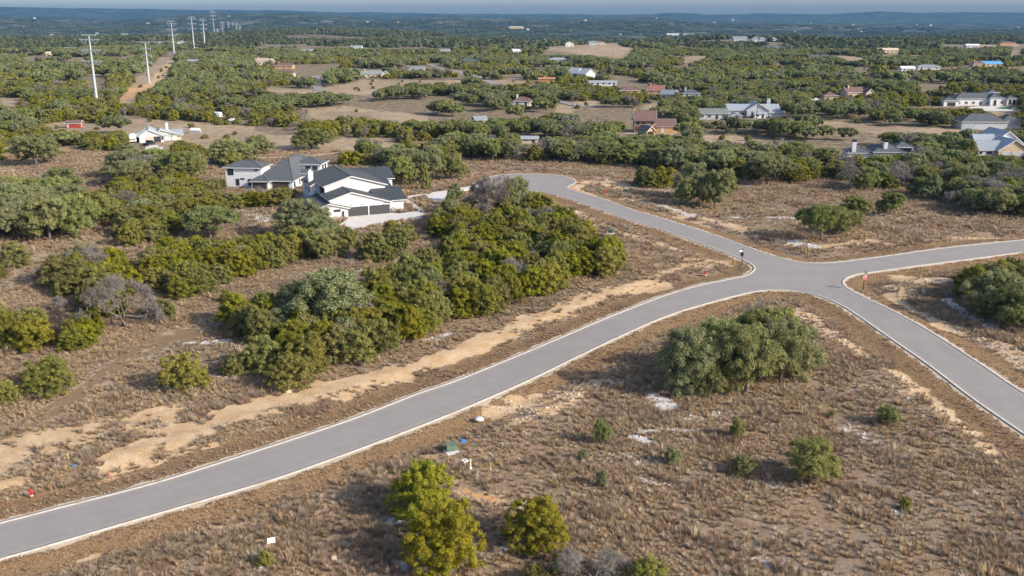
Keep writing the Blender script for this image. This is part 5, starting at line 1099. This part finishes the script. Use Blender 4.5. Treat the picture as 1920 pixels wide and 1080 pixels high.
FAR = [  # px, py, w, d, h, rise, yaw, wall, roof, label, style, windows, chimney, wing
 (491, 122, 15, 10, 4.0, 3.4, 5, M_TAN, plain("tan_roof", (.36, .30, .22), .9), "cream house with a steep pale roof in the woods, upper left", "gable", 4, True, (6, 8, 3.5, 2.6)),
 (532, 129, 19, 9, 3.0, 3.0, -3, M_BRICK, M_ROOFB, "brown roofed brick house, upper one of two in the woods", "hip", 3, True, None),
 (532, 144, 18, 9, 3.0, 2.8, 0, M_GREYW, M_ROOFB, "dark brown roofed house, lower one of two in the woods", "hip", 3, False, None),
 (576, 100, 18, 10, 3.4, 1.6, 0, M_GREYW, M_ROOFL, "long low shed with a white roof, upper left woods", "gable", 3, False, None),
 (361, 120, 13, 7, 3.0, 1.8, 0, M_RED, M_ROOFL, "red shed with a white roof beside the power line clearing", "gable", 2, False, None),
 (134, 96, 22, 8, 3.2, 2.2, 12, M_WHITE, M_ROOFL, "long white shed left of the tall power pole", "gable", 3, False, None),
 (90, 105, 6, 6, 3.4, 2.2, 0, M_TAN, M_TAN, "tiny cream cabin in the woods at far left", "gable", 1, False, None),
 (302, 88, 36, 14, 4.5, 4.5, 0, plain("green_sheathing", (.25, .42, .20), .8), M_ROOFG, "unfinished house with green sheathing and a grey roof", "gable", 4, False, (-9, 10, 4, 3)),
 (338, 89, 17, 14, 5.0, 6.0, 0, M_WHITE, M_ROOFG, "white barn house with a tall gable by the power line", "front", 2, False, None),
 (335, 66, 40, 16, 4, 5, 0, M_TAN, M_ROOFB, "large brown roofed house beyond the power line clearing", "hip", 3, False, None),
 (334, 50, 36, 16, 7, 2, 0, M_WHITE, M_WHITE, "white block building on the distant slope", "hip", 3, False, None),
 (277, 52, 20, 14, 7, 2, 0, M_TAN, M_TAN, "cream house on the distant left slope", "hip", 2, False, None),
 (232, 66, 46, 12, 6, 2, 0, M_TAN, M_WHITE, "row of cream buildings in the far left valley", "hip", 5, False, None),
 (696, 146, 19, 9, 3.4, 2.6, 4, M_TAN, plain("sage_roof", (.22, .25, .24), .7), "tan house with a sage green roof facing the middle field", "gable", 4, True, (6, 8, 3.0, 2.0)),
 (781, 134, 16, 7, 3.0, 1.4, 0, M_GREYW, M_ROOFG, "low grey roofed shed among trees above the middle field", "gable", 2, False, None),
 (878, 121, 22, 12, 3.4, 4.0, -4, M_TAN, M_SHING, "tan house with a dark hipped roof by the bending road", "hip", 4, False, (7, 9, 3, 2.6)),
 (668, 93, 20, 8, 4.5, 1.6, 0, M_WHITE, M_ROOFL, "white metal barn in the upper middle woods", "gable", 2, False, None),
 (682, 117, 16, 9, 3, 2.6, 0, M_BRICK, M_ROOFB, "brown house with a white chimney in the woods", "hip", 2, True, None),
 (835, 100, 14, 8, 3.4, 1.6, 0, M_GREYW, M_ROOFL, "grey building with a pale flat roof, upper middle woods", "gable", 2, False, None),
 (844, 85, 18, 9, 4, 2, 0, M_TAN, M_ROOFG, "tan and grey house on the upper middle ridge", "gable", 3, False, (5, 8, 4, 2)),
 (777, 78, 14, 10, 5, 2.5, 0, M_TAN, M_ROOFG, "small tan house on the upper middle ridge", "hip", 2, False, None),
 (765, 95, 14, 9, 3.6, 2.6, 0, M_BRICK, M_ROOFB, "brown house below the ridge in the upper middle", "hip", 2, False, None),
 (725, 81, 30, 9, 3.0, 1.5, 0, M_TAN, plain("dusty_roof", (.33, .27, .2), .9), "tan ranch house on the ridge left of centre", "hip", 3, False, None),
 (969, 101, 12, 9, 3.6, 3.0, 25, M_WHITE, M_GREYW, "small white gabled house alone in the woods at the centre", "gable", 2, False, None),
 (1046, 117, 26, 11, 3.0, 2.6, -3, M_TAN, M_ROOFL, "tan house with a white roof below the hilltop houses", "hip", 4, False, (6, 8, 3, 2)),
 (1068, 88, 13, 12, 5.0, 3.0, 0, M_WHITE, M_ROOFG, "white house, left one on the bare hilltop", "front", 2, False, None),
 (1113, 86, 17, 12, 5.0, 3.0, 0, M_WHITE, M_ROOFG, "white house, middle one on the bare hilltop", "gable", 3, False, None),
 (1127, 86, 14, 10, 5.5, 2.4, 0, M_TAN, M_ROOFB, "cream house, right one on the bare hilltop", "hip", 2, False, None),
 (1088, 146, 10, 10, 4.2, 4.6, 50, M_WHITE, M_GREYW, "white gabled house, left of a pair at the centre right", "front", 1, False, None),
 (1107, 148, 12, 10, 4.2, 4.2, 40, M_WHITE, M_GREYW, "white gabled house, right of a pair at the centre right", "front", 1, False, None),
 (1025, 153, 14, 5, 2.3, .9, 0, plain("orange_clay", (.42, .17, .08), .9), plain("orange_clay", (.42, .17, .08), .9), "low orange shed in the woods near the middle", "gable", 2, False, None),
 (1121, 161, 14, 6, 2.6, 1.1, -2, M_WHITE, M_ROOFL, "long white trailer home, left of two in the woods", "gable", 3, False, None),
 (1147, 161, 8, 5, 2.6, 1.0, -2, M_WHITE, M_ROOFL, "short white trailer home, right of two in the woods", "gable", 2, False, None),
 (1181, 177, 15, 8, 2.6, 2.4, 0, M_BRICK, M_ROOFB, "low brown house left of the brown roofed cottage", "hip", 2, False, None),
 (1229, 177, 12, 8, 3.0, 3.0, -8, M_BRICK, plain("red_brown_roof", (.24, .11, .085), .9), "cottage with a reddish roof and white chimney in the woods", "gable", 2, True, None),
 (1251, 187, 10, 8, 3.4, 2.6, -25, M_GREYW, M_ROOFG, "grey house half hidden right of the reddish roofed cottage", "gable", 2, False, None),
 (978, 199, 11, 8, 2.8, 2.6, -8, M_WHITE, M_ROOFB, "cream house with a brown roof and white chimney in the woods", "hip", 2, True, None),
 (902, 233, 6, 5, 2.2, 1.5, 20, M_GREYW, M_ROOFG, "small grey roofed shed deep in the middle woods", "gable", 1, False, None),
 (993, 269, 7, 4, 2.0, .7, -3, M_TAN, M_ROOFL, "low tan shed with a white roof behind the tree line", "gable", 2, False, None),
 (1297, 184, 13, 9, 3, 2.4, -2, M_GREYW, M_SHING, "grey house with a white chimney at the centre right", "hip", 2, True, None),
 (1558, 190, 9, 8, 3.4, 2.4, 0, M_STONE, M_ROOFB, "stone cottage in front of the wooded right side", "hip", 2, False, None),
 (1603, 184, 12, 9, 3.8, 3.0, 10, M_STONE, M_ROOFB, "stone house with a yellow chimney, right side woods", "gable", 2, True, (5, 8, 3, 2.2)),
 (1388, 79, 26, 14, 6, 4, 0, M_GREYW, M_ROOFG, "grey house, leftmost on the distant right ridge", "gable", 3, False, None),
 (1427, 79, 36, 14, 5, 4, 0, M_GREYW, M_ROOFG, "wide grey house, second on the distant right ridge", "hip", 4, False, (9, 10, 5, 3)),
 (1450, 93, 36, 12, 4, 3, 0, M_GREYW, M_SHING, "grey house below the two ridge houses", "hip", 4, False, None),
 (1510, 87, 16, 10, 4, 3, 0, M_WHITE, M_ROOFG, "small white house below the bare right ridge", "gable", 2, False, None),
 (1532, 113, 28, 12, 3.2, 3, -8, M_WHITE, M_SHING, "white house with a dark roof beside bare soil", "gable", 3, False, None),
 (1607, 76, 24, 12, 5, 5, 0, M_WHITE, M_ROOFG, "white house on top of the bare right ridge", "gable", 3, False, (8, 9, 4, 3)),
 (1665, 99, 34, 10, 4, 3, 0, M_TAN, M_TAN, "pale tan houses row right of the bare ridge", "gable", 5, False, None),
 (1683, 83, 20, 12, 4, 3, 0, M_GREYW, M_ROOFG, "grey house behind the bare right ridge", "gable", 2, False, None),
 (1610, 98, 14, 8, 3, 2, 0, M_GREYW, M_ROOFG, "little grey house below the bare right ridge", "gable", 2, False, None),
 (1861, 125, 22, 10, 3.0, 2.4, 2, M_TAN, M_ROOFBL, "tan house under a bright blue roof at the upper right", "gable", 2, False, None),
 (1836, 126, 14, 9, 3.4, 2.6, 0, M_STONE, M_ROOFB, "stone house left of the blue roof", "hip", 2, True, None),
 (1703, 134, 14, 8, 2.8, 2, 0, M_WHITE, M_WHITE, "white cottage, left of a grey roofed house, right woods", "gable", 2, False, None),
 (1742, 131, 24, 10, 3, 2, 0, M_GREYW, M_ROOFG, "grey roofed house in the right woods", "hip", 3, False, None),
 (1824, 90, 24, 10, 4, 2.5, 0, M_GREYW, M_WHITE, "pale house beside the bare strip at far right", "gable", 3, False, None),
 (1890, 86, 30, 12, 4.5, 3, 0, M_BRICK, M_ROOFB, "reddish house beyond the bare strip at far right", "hip", 3, False, None),
 (968, 56, 90, 22, 15, 4, 0, M_TAN, M_TAN, "large tan building alone on the far hillside", "hip", 5, False, None),
 (1262, 61, 66, 20, 10, 2, 0, M_WHITE, M_WHITE, "long white hall in the distance, left of two", "gable", 5, False, None),
 (1292, 62, 60, 18, 7, 2, 0, M_WHITE, M_ROOFL, "long white hall in the distance, right of two", "gable", 5, False, None)]
for (px, py, w, d, h, rs, yw, wm, rm, lb, st, nw, chm, wg) in FAR: cottage(px, py, w * .82, d * .9, h * .92, rs * .8, yw, wm, rm, lb, st, nw, chm, wg)
# scattered specks of buildings on the far hills, one mass
SPK = []
for (px, py) in [(75, 39), (65, 50), (150, 36), (40, 63), (95, 62), (360, 43), (412, 44), (430, 45), (500, 58), (530, 44), (665, 40), (722, 42), (747, 43), (776, 42), (848, 42), (837, 57), (757, 57), (945, 47), (990, 45), (1028, 42), (1070, 59), (1098, 51), (1163, 47), (1230, 52), (1110, 43), (1500, 45), (1520, 45.5), (1545, 45), (1600, 47), (1690, 47), (1720, 48), (1760, 47), (1640, 58), (1745, 52), (1870, 44), (1910, 52), (1340, 44), (1490, 60), (1615, 60), (180, 64), (20, 65), (140, 40), (620, 50), (560, 40), (690, 52)]:
    x, y, z = att(px, py); SPK.append((x, y, z))
hm = MB(); 
hm.extrude([(-8, 0, -1), (8, 0, -1), (8, 0, 5), (-8, 0, 5)], (0, 10, 0)).extrude([(-9, -1, 5), (9, -1, 5), (9, 11, 5), (-9, 11, 5)], (0, 0, .4)).extrude([(-9, -1, 5.4), (-9, 11, 5.4), (-9, 5, 9)], (18, 0, 0))
hmm = bpy.data.meshes.new("far_cottage"); hmm.from_pydata(hm.v, [], hm.f); hmm.materials.append(M_TAN); hmm2 = hmm.copy(); hmm2.materials.clear(); hmm2.materials.append(M_WHITE)
scatter("far_houses", SPK, RNG.uniform(-.5, .5, len(SPK)), [(s_, s_, s_) for s_ in RNG.uniform(.4, .9, len(SPK))], RNG.integers(0, 2, len(SPK)), [hmm, hmm2], "specks of houses on the far hillsides")
# water tower and mast on the horizon
x, y, z = att(1373, 43); r = empty("water_tower", (x, y, z)); tag(r, "pale green water tower on the far horizon", "water tower")
MB().lathe([(3.4, 0), (2.8, 26)], 12).build("stem", M_METAL, r); MB().lathe([(3, 26), (10.5, 31), (11.5, 37), (8, 42), (.5, 44)], 16).build("tank", M_TRIM, r)
x, y, z = att(1245, 30); z = Hs(x, 12800 * 1.0) if False else z; x, y = (1245 - 960) / FPX * 12800 * .961, 12800; z = Hs(x, y); r = MB()
for q in (0, 2.09, 4.19): r.bar((3 * math.cos(q), 3 * math.sin(q), 0), (.6 * math.cos(q), .6 * math.sin(q), 55), .7)
for j in range(8): r.bar((2.6 - j * .3, 0, 5 + j * 6.5), (-2 + j * .25, 2, 9 + j * 6.5), .5)
tag(r.build("radio_mast", M_FRAME, None, loc=(x, y, z)), "thin radio mast on the flat topped far hill", "mast")

# ================================================================ POWER LINE
def pylon(px, py, top, kind, label, armw=10.5):
    x, y = at(px, py) if py > 85 else att(px, py)[:2]; z = Hs(x, y); d = y * CP + CAM_H * SP; h = (py - top) / FPX * d * 1.02
    r = empty("power_pole", (x, y, z), rad(-8)); tag(r, label, "power pole", "steel power poles marching to the horizon")
    rw = max(.85, .0009 * y) if py > 100 else .00075 * y; rw = min(rw, 2.0)
    MB().lathe([(rw * 1.1, -.5), (rw * .9, h * .3), (rw * .4, h)], 12).build("pole", M_METAL, r); MB().lathe([(rw * 1.5, -.5), (rw * 1.5, .35)], 12).build("base", M_BASE, r)
    tk = max(.65, .0008 * y); s_ = armw * h / 35
    for j, f in enumerate((.995, .93, .78, .62) if kind != "v3" else (.99, .85, .69, .51)):
        L = s_ * (.38 if j == 0 else .5 if kind == "v" else .42); a = MB().bar((-L, 0, h * f), (L, 0, h * f), tk, tk).build("arm", M_METAL, r)
        if j == 0 or y > 1300: continue
        for sg in (-1, 1):
            if kind == "v": MB().bar((sg * L, 0, h * f), (sg * L * .55, 0, h * f - s_ * .2), tk * .35).bar((sg * L * .22, 0, h * f), (sg * L * .55, 0, h * f - s_ * .2), tk * .35).build("insulator", M_METAL, a)
            else: MB().bar((sg * L, 0, h * f), (sg * L, 0, h * f - s_ * .17), tk * .6).build("insulator", M_METAL, a)
PYL = [(182, 195, 72, "v", "tallest steel power pole, nearest in the line at upper left"), (280, 158, 84, "v3", "second power pole in the line, on orange soil"), (327, 105, 41, "v", "third power pole, beside the white barn house"),
 (364, 92, 36, "v", "fourth power pole, on pale cleared soil"), (384, 84, 38, "v", "fifth power pole, right of the one on pale soil"), (402, 64, 24, "v", "tall thin power pole rising to the far ridge"), (418, 65, 39, "v", "power pole right of the tall thin one"),
 (407, 53, 35, "v", "small power pole behind the tall thin one"), (450, 62, 43, "v", "power pole at the right end of the far cluster"), (444, 63, 49, "v", "second from right in the far cluster of poles"), (429.5, 61, 50, "v", "left pole of the far cluster"), (437.5, 61.5, 52.5, "v", "shortest pole of the far cluster")]
for p in PYL: pylon(*p)
# small wooden poles
def wpole(px, py, top, label):
    x, y, z = att(px, py); d = y * CP; h = (py - top) / FPX * d; r = MB().lathe([(.2, -.4), (.14, h)], 8).bar((-.9, 0, h - .5), (.9, 0, h - .5), .12); tag(r.build("utility_pole", M_BARK, None, loc=(x, y, z)), label, "utility pole")
wpole(157, 256, 227, "wooden utility pole beside the red barn"); wpole(1074, 204, 180, "wooden utility pole by the road in the middle woods"); wpole(1419, 222, 192, "tall pole in front of the long grey house with a pale roof")

# ================================================================ NEAR OBJECTS
M_REDP = plain("hydrant_red", (0.62, 0.02, 0.03), 0.45, var=0.08); M_POST = plain("black_post", (0.012, 0.013, 0.016), 0.5)
M_SIGNR = plain("sign_red", (0.60, 0.015, 0.04), 0.5, var=0.03); M_SIGNW = plain("sign_white", (0.82, 0.82, 0.82), 0.5, var=0.02)
M_TGREEN = plain("transformer_green", (0.10, 0.145, 0.095), 0.6, var=0.1); M_YEL = plain("marker_yellow", (0.75, 0.52, 0.05), 0.6, var=0.05); M_LIME = plain("marker_lime", (0.62, 0.72, 0.03), 0.6, var=0.05)
M_BLUE = plain("lid_blue", (0.03, 0.22, 0.65), 0.5); M_PVC = plain("pale_pvc", (0.66, 0.68, 0.60), 0.5, var=0.05); M_PURP = plain("sign_purple", (0.16, 0.06, 0.45), 0.5); M_PINK = plain("flag_pink", (0.75, 0.18, 0.2), 0.6)
def text(parent, s_, size, mat, loc, rot):
    c = bpy.data.curves.new("lettering", 'FONT'); c.body = s_; c.size = size; c.align_x = 'CENTER'; c.align_y = 'CENTER'; c.extrude = .004; c.materials.append(mat)
    tmp = bpy.data.objects.new("tmp", c); COL.objects.link(tmp); dg = bpy.context.evaluated_depsgraph_get(); me = bpy.data.meshes.new_from_object(tmp.evaluated_get(dg)); bpy.data.objects.remove(tmp)
    o = bpy.data.objects.new("lettering", me); COL.objects.link(o); o.parent = parent; o.location = loc; o.rotation_euler = rot; return o
def hydrant(px, py, label, s_=1.0):
    x, y = at(px, py); r = empty("fire_hydrant", (x, y, Hs(x, y) - .05), rad(20)); r.scale = (s_,) * 3; tag(r, label, "fire hydrant", "red fire hydrants along the roads")
    MB().lathe([(.20, 0), (.20, .06), (.13, .07), (.13, .55), (.17, .57), (.17, .62), (.145, .64), (.14, .80), (.09, .89), (.035, .93), (.035, .99)], 14).build("body", M_REDP, r)
    MB().tube([(-.2, 0, .5), (.2, 0, .5)], [.075, .075], 10).tube([(-.23, 0, .5), (-.2, 0, .5)], [.09, .09], 8).tube([(.2, 0, .5), (.23, 0, .5)], [.09, .09], 8).tube([(0, 0, .42), (0, -.26, .42)], [.10, .10], 10).build("nozzle", M_REDP, r)
    MB().lathe([(.165, .0), (.165, .16)], 14).build("reflective_band", M_SIGNW, r)
hydrant(59.5, 929.5, "red fire hydrant in dry grass near the bottom left", .78); hydrant(1322.5, 516, "red fire hydrant left of the crossroads", .95); hydrant(1137, 363, "red fire hydrant by the bend near the cul-de-sac", .95)
def stop_sign(px, py, yaw, label, lean):
    x, y = at(px, py); r = empty("stop_sign", (x, y, -.05), yaw); r.rotation_euler[1] = lean; tag(r, label, "street sign", "stop signs with street name blades")
    MB().lathe([(.13, 0), (.13, .28), (.055, .34), (.05, 3.3), (.075, 3.34), (.03, 3.5)], 12).build("post", M_POST, r)
    MB().lathe([(.20, -.02), (.20, .1)], 12).build("footing", M_CONC, r)
    def octo(rr, y0, y1, nm, mat, par, fl=0):
        P = [(rr * math.cos(math.pi / 8 + k * math.pi / 4), y0, 2.35 + rr * math.sin(math.pi / 8 + k * math.pi / 4)) for k in range(8)]
        return MB().extrude(P, (0, y1 - y0, 0)).build(nm, mat, par)
    f = octo(.44, -.075, -.06, "sign_back", M_POST, r); octo(.43, -.085, -.078, "sign_border", M_SIGNW, f); g = octo(.385, -.092, -.087, "sign_face", M_SIGNR, f)
    text(f, "STOP", .33, M_SIGNW, (0, -.098, 2.35), (rad(90), 0, 0))
    for q, zz, side in ((0, 3.02, 1), (rad(78), 3.16, -1)):
        b = MB().box(.06, .72, -.012, .012, -.12, .12).build("name_blade", M_SIGNW, r, loc=(0, 0, zz), rotz=q + (math.pi if side < 0 else 0)); MB().box(.04, .74, -.008, .008, -.145, .145).build("blade_rim", plain("rim_maroon", (.22, .05, .05), .5), b)
stop_sign(1618, 544, rad(28), "stop sign with a bright red face at the right corner of the crossroads", rad(2)); stop_sign(1390.4, 499, rad(208), "stop sign seen from its dark back at the left corner of the crossroads", rad(0))
def transformer(px, py, s_, yaw, label):
    x, y = at(px, py); r = empty("transformer_box", (x, y, Hs(x, y)), yaw); r.scale = (s_,) * 3; tag(r, label, "transformer box", "green pad mounted transformer boxes")
    m = MB().extrude([(-.75, -.42, .1), (-.75, .42, .1), (-.75, .42, 1.05), (-.75, -.42, .92)], (1.5, 0, 0)); m.build("cabinet", M_TGREEN, r, .02)
    MB().extrude([(-.79, -.47, .93), (-.79, .45, 1.08), (-.79, .45, 1.13), (-.79, -.47, .98)], (1.58, 0, 0)).build("lid", M_TGREEN, r)
    MB().box(-.012, .012, -.435, -.42, .15, .88).box(-.7, .7, -.432, -.42, .14, .17).build("door_seam", M_FRAME, r); MB().box(-.95, .85, -1.35, .5, -.1, .1).build("pad", M_CONC, r, .01)
transformer(846, 845, .82, rad(24), "green transformer box on its pale pad below the near road"); transformer(1145, 437, .78, rad(-20), "green transformer box near the thicket's right end"); transformer(1173, 361, .85, rad(-30), "green transformer box on bare soil by the cul-de-sac")
def stake(px, py, h, rr, mat, label, lean=0, cap=None, name="marker_post", cat="marker post"):
    x, y = at(px, py); r = empty(name, (x, y, Hs(x, y) - .05), 0); r.rotation_euler = (0, lean, .3); tag(r, label, cat); MB().lathe([(rr, 0), (rr, h)], 8).build("post", mat, r)
    if cap: MB().lathe([(rr * 1.06, h * .55), (rr * 1.06, h + .02), (rr * .3, h + .05)], 8).build("cap", cap, r)
    return r
r = stake(882, 878, 1.1, .09, M_PVC, "pale utility pedestal post right of the near transformer box"); MB().box(-.12, .12, -.12, .12, 0, .18).build("foot", M_PVC, r); MB().box(-.02, .02, -.1, -.08, .35, .9).build("stripe", M_LIME, r)
stake(893, 897, .85, .035, M_PVC, "thin leaning white stake below the pale pedestal", rad(12)); stake(920, 881, .8, .04, M_PVC, "white stake with a lime green top in the lower field", 0, M_LIME)
stake(1377.5, 495, 1.15, .045, M_YEL, "yellow marker stake beside the left stop sign"); stake(1509.5, 476, .95, .05, M_YEL, "leaning yellow marker stake at the crossroads' far corner", rad(8)); stake(128, 859, .7, .035, M_YEL, "yellow stake in the bare soil at the left"); stake(1646, 528, .8, .03, plain("pale_green_stake", (.4, .42, .15), .7), "faint green stake right of the right stop sign"); stake(1266, 441, .5, .03, M_PINK, "tiny pink stake in the grass left of the junction arm") if False else None
stake(96, 917, .35, .04, M_PINK, "small pink survey flag right of the bottom left hydrant"); stake(207, 893, .55, .03, M_PINK, "thin pink survey flag near the road's upper edge"); stake(1326, 518, .5, .03, M_PINK, "pink stake touching the hydrant left of the crossroads"); stake(1117, 471, .7, .10, M_PVC, "white pipe stub left of the middle transformer box"); stake(1199, 359, 1.0, .07, M_YEL, "cream marker post right of the cul-de-sac transformer box"); stake(953, 717, .5, .03, M_WOOD, "thin brown stake below the long thicket's tip") if False else None; stake(473, 722, .6, .05, M_WOOD, "short wooden stake by dry weeds below the thicket")
def lid(px, py, w, h, mat, label, name, cat, yaw=.4):
    x, y = at(px, py); r = empty(name, (x, y, Hs(x, y)), yaw); tag(r, label, cat); MB().box(-w / 2, w / 2, -w / 2, w / 2, -.05, h).build("box", mat, r, .02); MB().box(-w / 2 + .05, w / 2 - .05, -w / 2 + .05, w / 2 - .05, h, h + .03).build("lid", mat, r); return r
lid(868, 829, .5, .25, M_BLUE, "bright blue meter lid right of the near transformer box", "meter_box", "meter box"); lid(139, 876, .4, .2, M_BLUE, "small blue meter lid in weeds at the lower left", "meter_box", "meter box"); r = lid(872, 865, .65, .10, M_SIGNW, "white square meter cover above the pale pedestal", "meter_box", "meter box", .7); MB().lathe([(.12, .13), (.12, .15)], 10).build("hole", M_FRAME, r)
# lot sign
x, y = at(509.5, 1026); r = empty("lot_sign", (x, y, 0), rad(22)); tag(r, "small white lot sign on a thin stake near the bottom left", "sign")
MB().box(-.34, .34, -.02, .02, .42, .95).build("board", M_SIGNW, r); MB().box(-.36, .36, .021, .035, .40, .97).build("frame", M_FRAME, r); MB().box(-.025, .025, .036, .07, -.1, .9).build("post", M_FRAME, r); text(r, "1", .42, M_PURP, (0, -.026, .70), (rad(90), 0, 0))
# vehicles by the farmhouse and the woods
def vehicle(px, py, L, Wd, Hh, yaw, mat, kind, label):
    x, y, z = att(px, py); r = empty(kind, (x, y, z), rad(yaw)); tag(r, label, {"camper_trailer": "trailer", "pickup_truck": "truck", "parked_car": "car"}[kind]); hw = Wd / 2
    if kind == "camper_trailer":
        MB().extrude([(-hw, 0, .5), (-hw, L, .5), (-hw, L, Hh), (-hw, .5, Hh), (-hw, 0, Hh * .62)], (Wd, 0, 0)).build("body", mat, r, .06); MB().box(-hw * .7, hw * .7, -.03, .0, .95, 1.35).build("window", M_GLASS, r)
    else:
        bed = kind == "pickup_truck"; prof = [(0, .45), (L, .45), (L, 1.0), (L * .97, 1.08)] + ([(L * .62, 1.1), (L * .6, Hh), (L * .36, Hh), (L * .27, 1.1), (0.05, 1.0)] if bed else [(L * .9, 1.15), (L * .78, Hh), (L * .38, Hh), (L * .25, 1.05), (.05, .95)])
        MB().extrude([(-hw, a, b) for a, b in prof], (Wd, 0, 0)).build("body", mat, r, .05); MB().box(-hw * .82, hw * .82, L * .29 - .03, L * .36, 1.08, Hh - .12).build("windscreen", M_GLASS, r)
    for a in (.2, .8):
        for s_ in (-1, 1): w = MB().tube([(s_ * hw * .8, L * a, .34), (s_ * (hw + .03), L * a, .34)], [.34, .34], 12).build("wheel", M_FRAME, r); MB().tube([(s_ * (hw + .02), L * a, .34), (s_ * (hw + .05), L * a, .34)], [.18, .18], 8).build("rim", M_METAL, w)
vehicle(249.5, 268, 6, 2.4, 2.9, 15, M_SIGNW, "camper_trailer", "white camper under trees left of the farmhouse"); vehicle(288, 270.5, 5.6, 2.0, 1.85, 170, plain("dark_paint", (.02, .022, .03), .3), "pickup_truck", "dark pickup truck in front of the farmhouse garage")
vehicle(1527, 189.5, 5.4, 2, 1.8, 80, plain("sky_blue_paint", (.25, .55, .62), .3), "pickup_truck", "pale blue pickup truck parked in the right woods"); vehicle(1538, 190, 5.2, 2, 1.8, 80, M_SIGNW, "pickup_truck", "white pickup truck right of the pale blue one"); vehicle(1221, 194, 5.2, 2, 1.8, 60, plain("dark_paint", (.02, .022, .03), .3), "pickup_truck", "dark truck parked above the brick house")
vehicle(415, 221, 6, 2.3, 2.6, 75, M_SIGNW, "camper_trailer", "cream camper in the woods right of the farmhouse field"); vehicle(446, 229, 4.6, 1.8, 1.5, 80, M_SIGNW, "parked_car", "white car at the edge of the farmhouse field"); vehicle(461, 187, 4.8, 1.9, 1.6, 80, plain("dark_paint", (.02, .022, .03), .3), "parked_car", "dark car in a gap of the woods above the farmhouse field"); vehicle(458, 177, 7, 2.4, 2.6, 85, M_SIGNW, "camper_trailer", "white camper above the dark car in the woods")
r_ = random.Random(3)
for px, py, lb in ((367, 249, "two white tanks on a rack in the tan field"),):
    x, y, z = att(px, py); r = empty("tank_rack", (x, y, z)); tag(r, lb, "tank rack"); MB().box(-2.2, 2.2, -.8, .8, 0, .3).box(-2.1, -1.9, -.7, .7, .3, 1.0).box(1.9, 2.1, -.7, .7, .3, 1.0).build("rack", M_METAL, r); MB().tube([(-1.8, 0, 1.3), (-.1, 0, 1.3)], [.7, .7], 12).build("tank", M_SIGNW, r); MB().tube([(.2, 0, 1.2), (1.8, 0, 1.2)], [.6, .6], 12).build("tank", M_SIGNW, r)
# rocks and debris: loose stones as one mass each, boulders as things
def rock_mesh(name, mat, sx=1, sy=.8, sz=.5):
    v, f = ICO2; q = v * (1 + R.normal(0, .12, (len(v), 1))) * (sx, sy, sz); return mesh_np(name, q, f, [mat])
M_LIME_ = plain("pale_limestone", (.52, .49, .45), .9, var=.25, scale=3); M_TANR = plain("tan_rock", (.55, .40, .26), .9, var=.2)
for px, py, s_, mat, lb in ((626, 1047, .42, M_TANR, "tan boulder alone in grass at the bottom"), (540, 735, .5, M_TANR, "tan boulder at the thicket's lower tip"), (158, 866, .5, M_TANR, "pale boulder in weeds at the left"), (595, 476, 1.2, plain("orange_rock", (.72, .35, .13), .9), "heap of orange rock beside the thicket below the house"), (375, 364, 2.6, M_TANR, "large mound of tan rubble left of the white house"), (740, 814, .35, M_LIME_, "pale rock in grass above the near transformer box") if False else (898, 787, .6, M_LIME_, "flat pale rock by the bare patch below the near road"), (738, 653, .5, M_LIME_, "pale rock below the long thicket"), (1826, 924, .38, M_LIME_, "small flat white stone in the lower right field"), (979, 944, .3, M_TANR, "small tan rock above the lone round juniper")):
    x, y = at(px, py); o = obj_of("boulder", rock_mesh("boulder", mat, 1, .8, .5), None, (x, y, Hs(x, y) + s_ * .12), r_.uniform(0, 6), (s_,) * 3); tag(o, lb, "rock")
rx, ry, rs = [], [], []
for pts, hw, st in ROCK + [(p, w, s_ * .4) for p, w, s_ in DIRT[8:30]]:
    P = W(pts)
    for a, b in zip(P, P[1:]):
        L = math.dist(a, b); n_ = int(L * hw * 7 * st) + 2
        for _ in range(min(n_, 120)):
            f = r_.random(); rx.append(a[0] + (b[0] - a[0]) * f + r_.gauss(0, hw * .6)); ry.append(a[1] + (b[1] - a[1]) * f + r_.gauss(0, hw * .6)); rs.append(r_.uniform(.05, .22))
# stones along the kerbs and scattered in the grass
for E_ in (ES, ESE, ENE):
    for k in range(0, len(E_) - 1):
        a, b = Vector(E_[k]), Vector(E_[k + 1]); d = (b - a)
        if d.length < 1e-4 or a.y > 300: continue
        nrm = Vector((d.y, -d.x)).normalized()
        for _ in range(int(d.length * 2.2) + 1): p = a + d * r_.random() + nrm * (.55 + abs(r_.gauss(0, .5))); rx.append(p.x); ry.append(p.y); rs.append(r_.uniform(.03, .10))
rx, ry, rs = np.array(rx), np.array(ry), np.array(rs); rd_ = road_dist(rx, ry); q = rd_ > .5; rx, ry, rs = rx[q], ry[q], rs[q]
LR = [rock_mesh("loose_stone", m_) for m_ in (M_LIME_, M_TANR, M_LIME_)]
scatter("loose_stones", np.stack([rx, ry, gz_at(rx, ry, rd_[q]) + rs * .2], 1), RNG.uniform(0, 6, len(rx)), np.stack([rs, rs, rs], 1), RNG.integers(0, 3, len(rx)), LR, "loose pale stones on bare soil and along the kerbs")
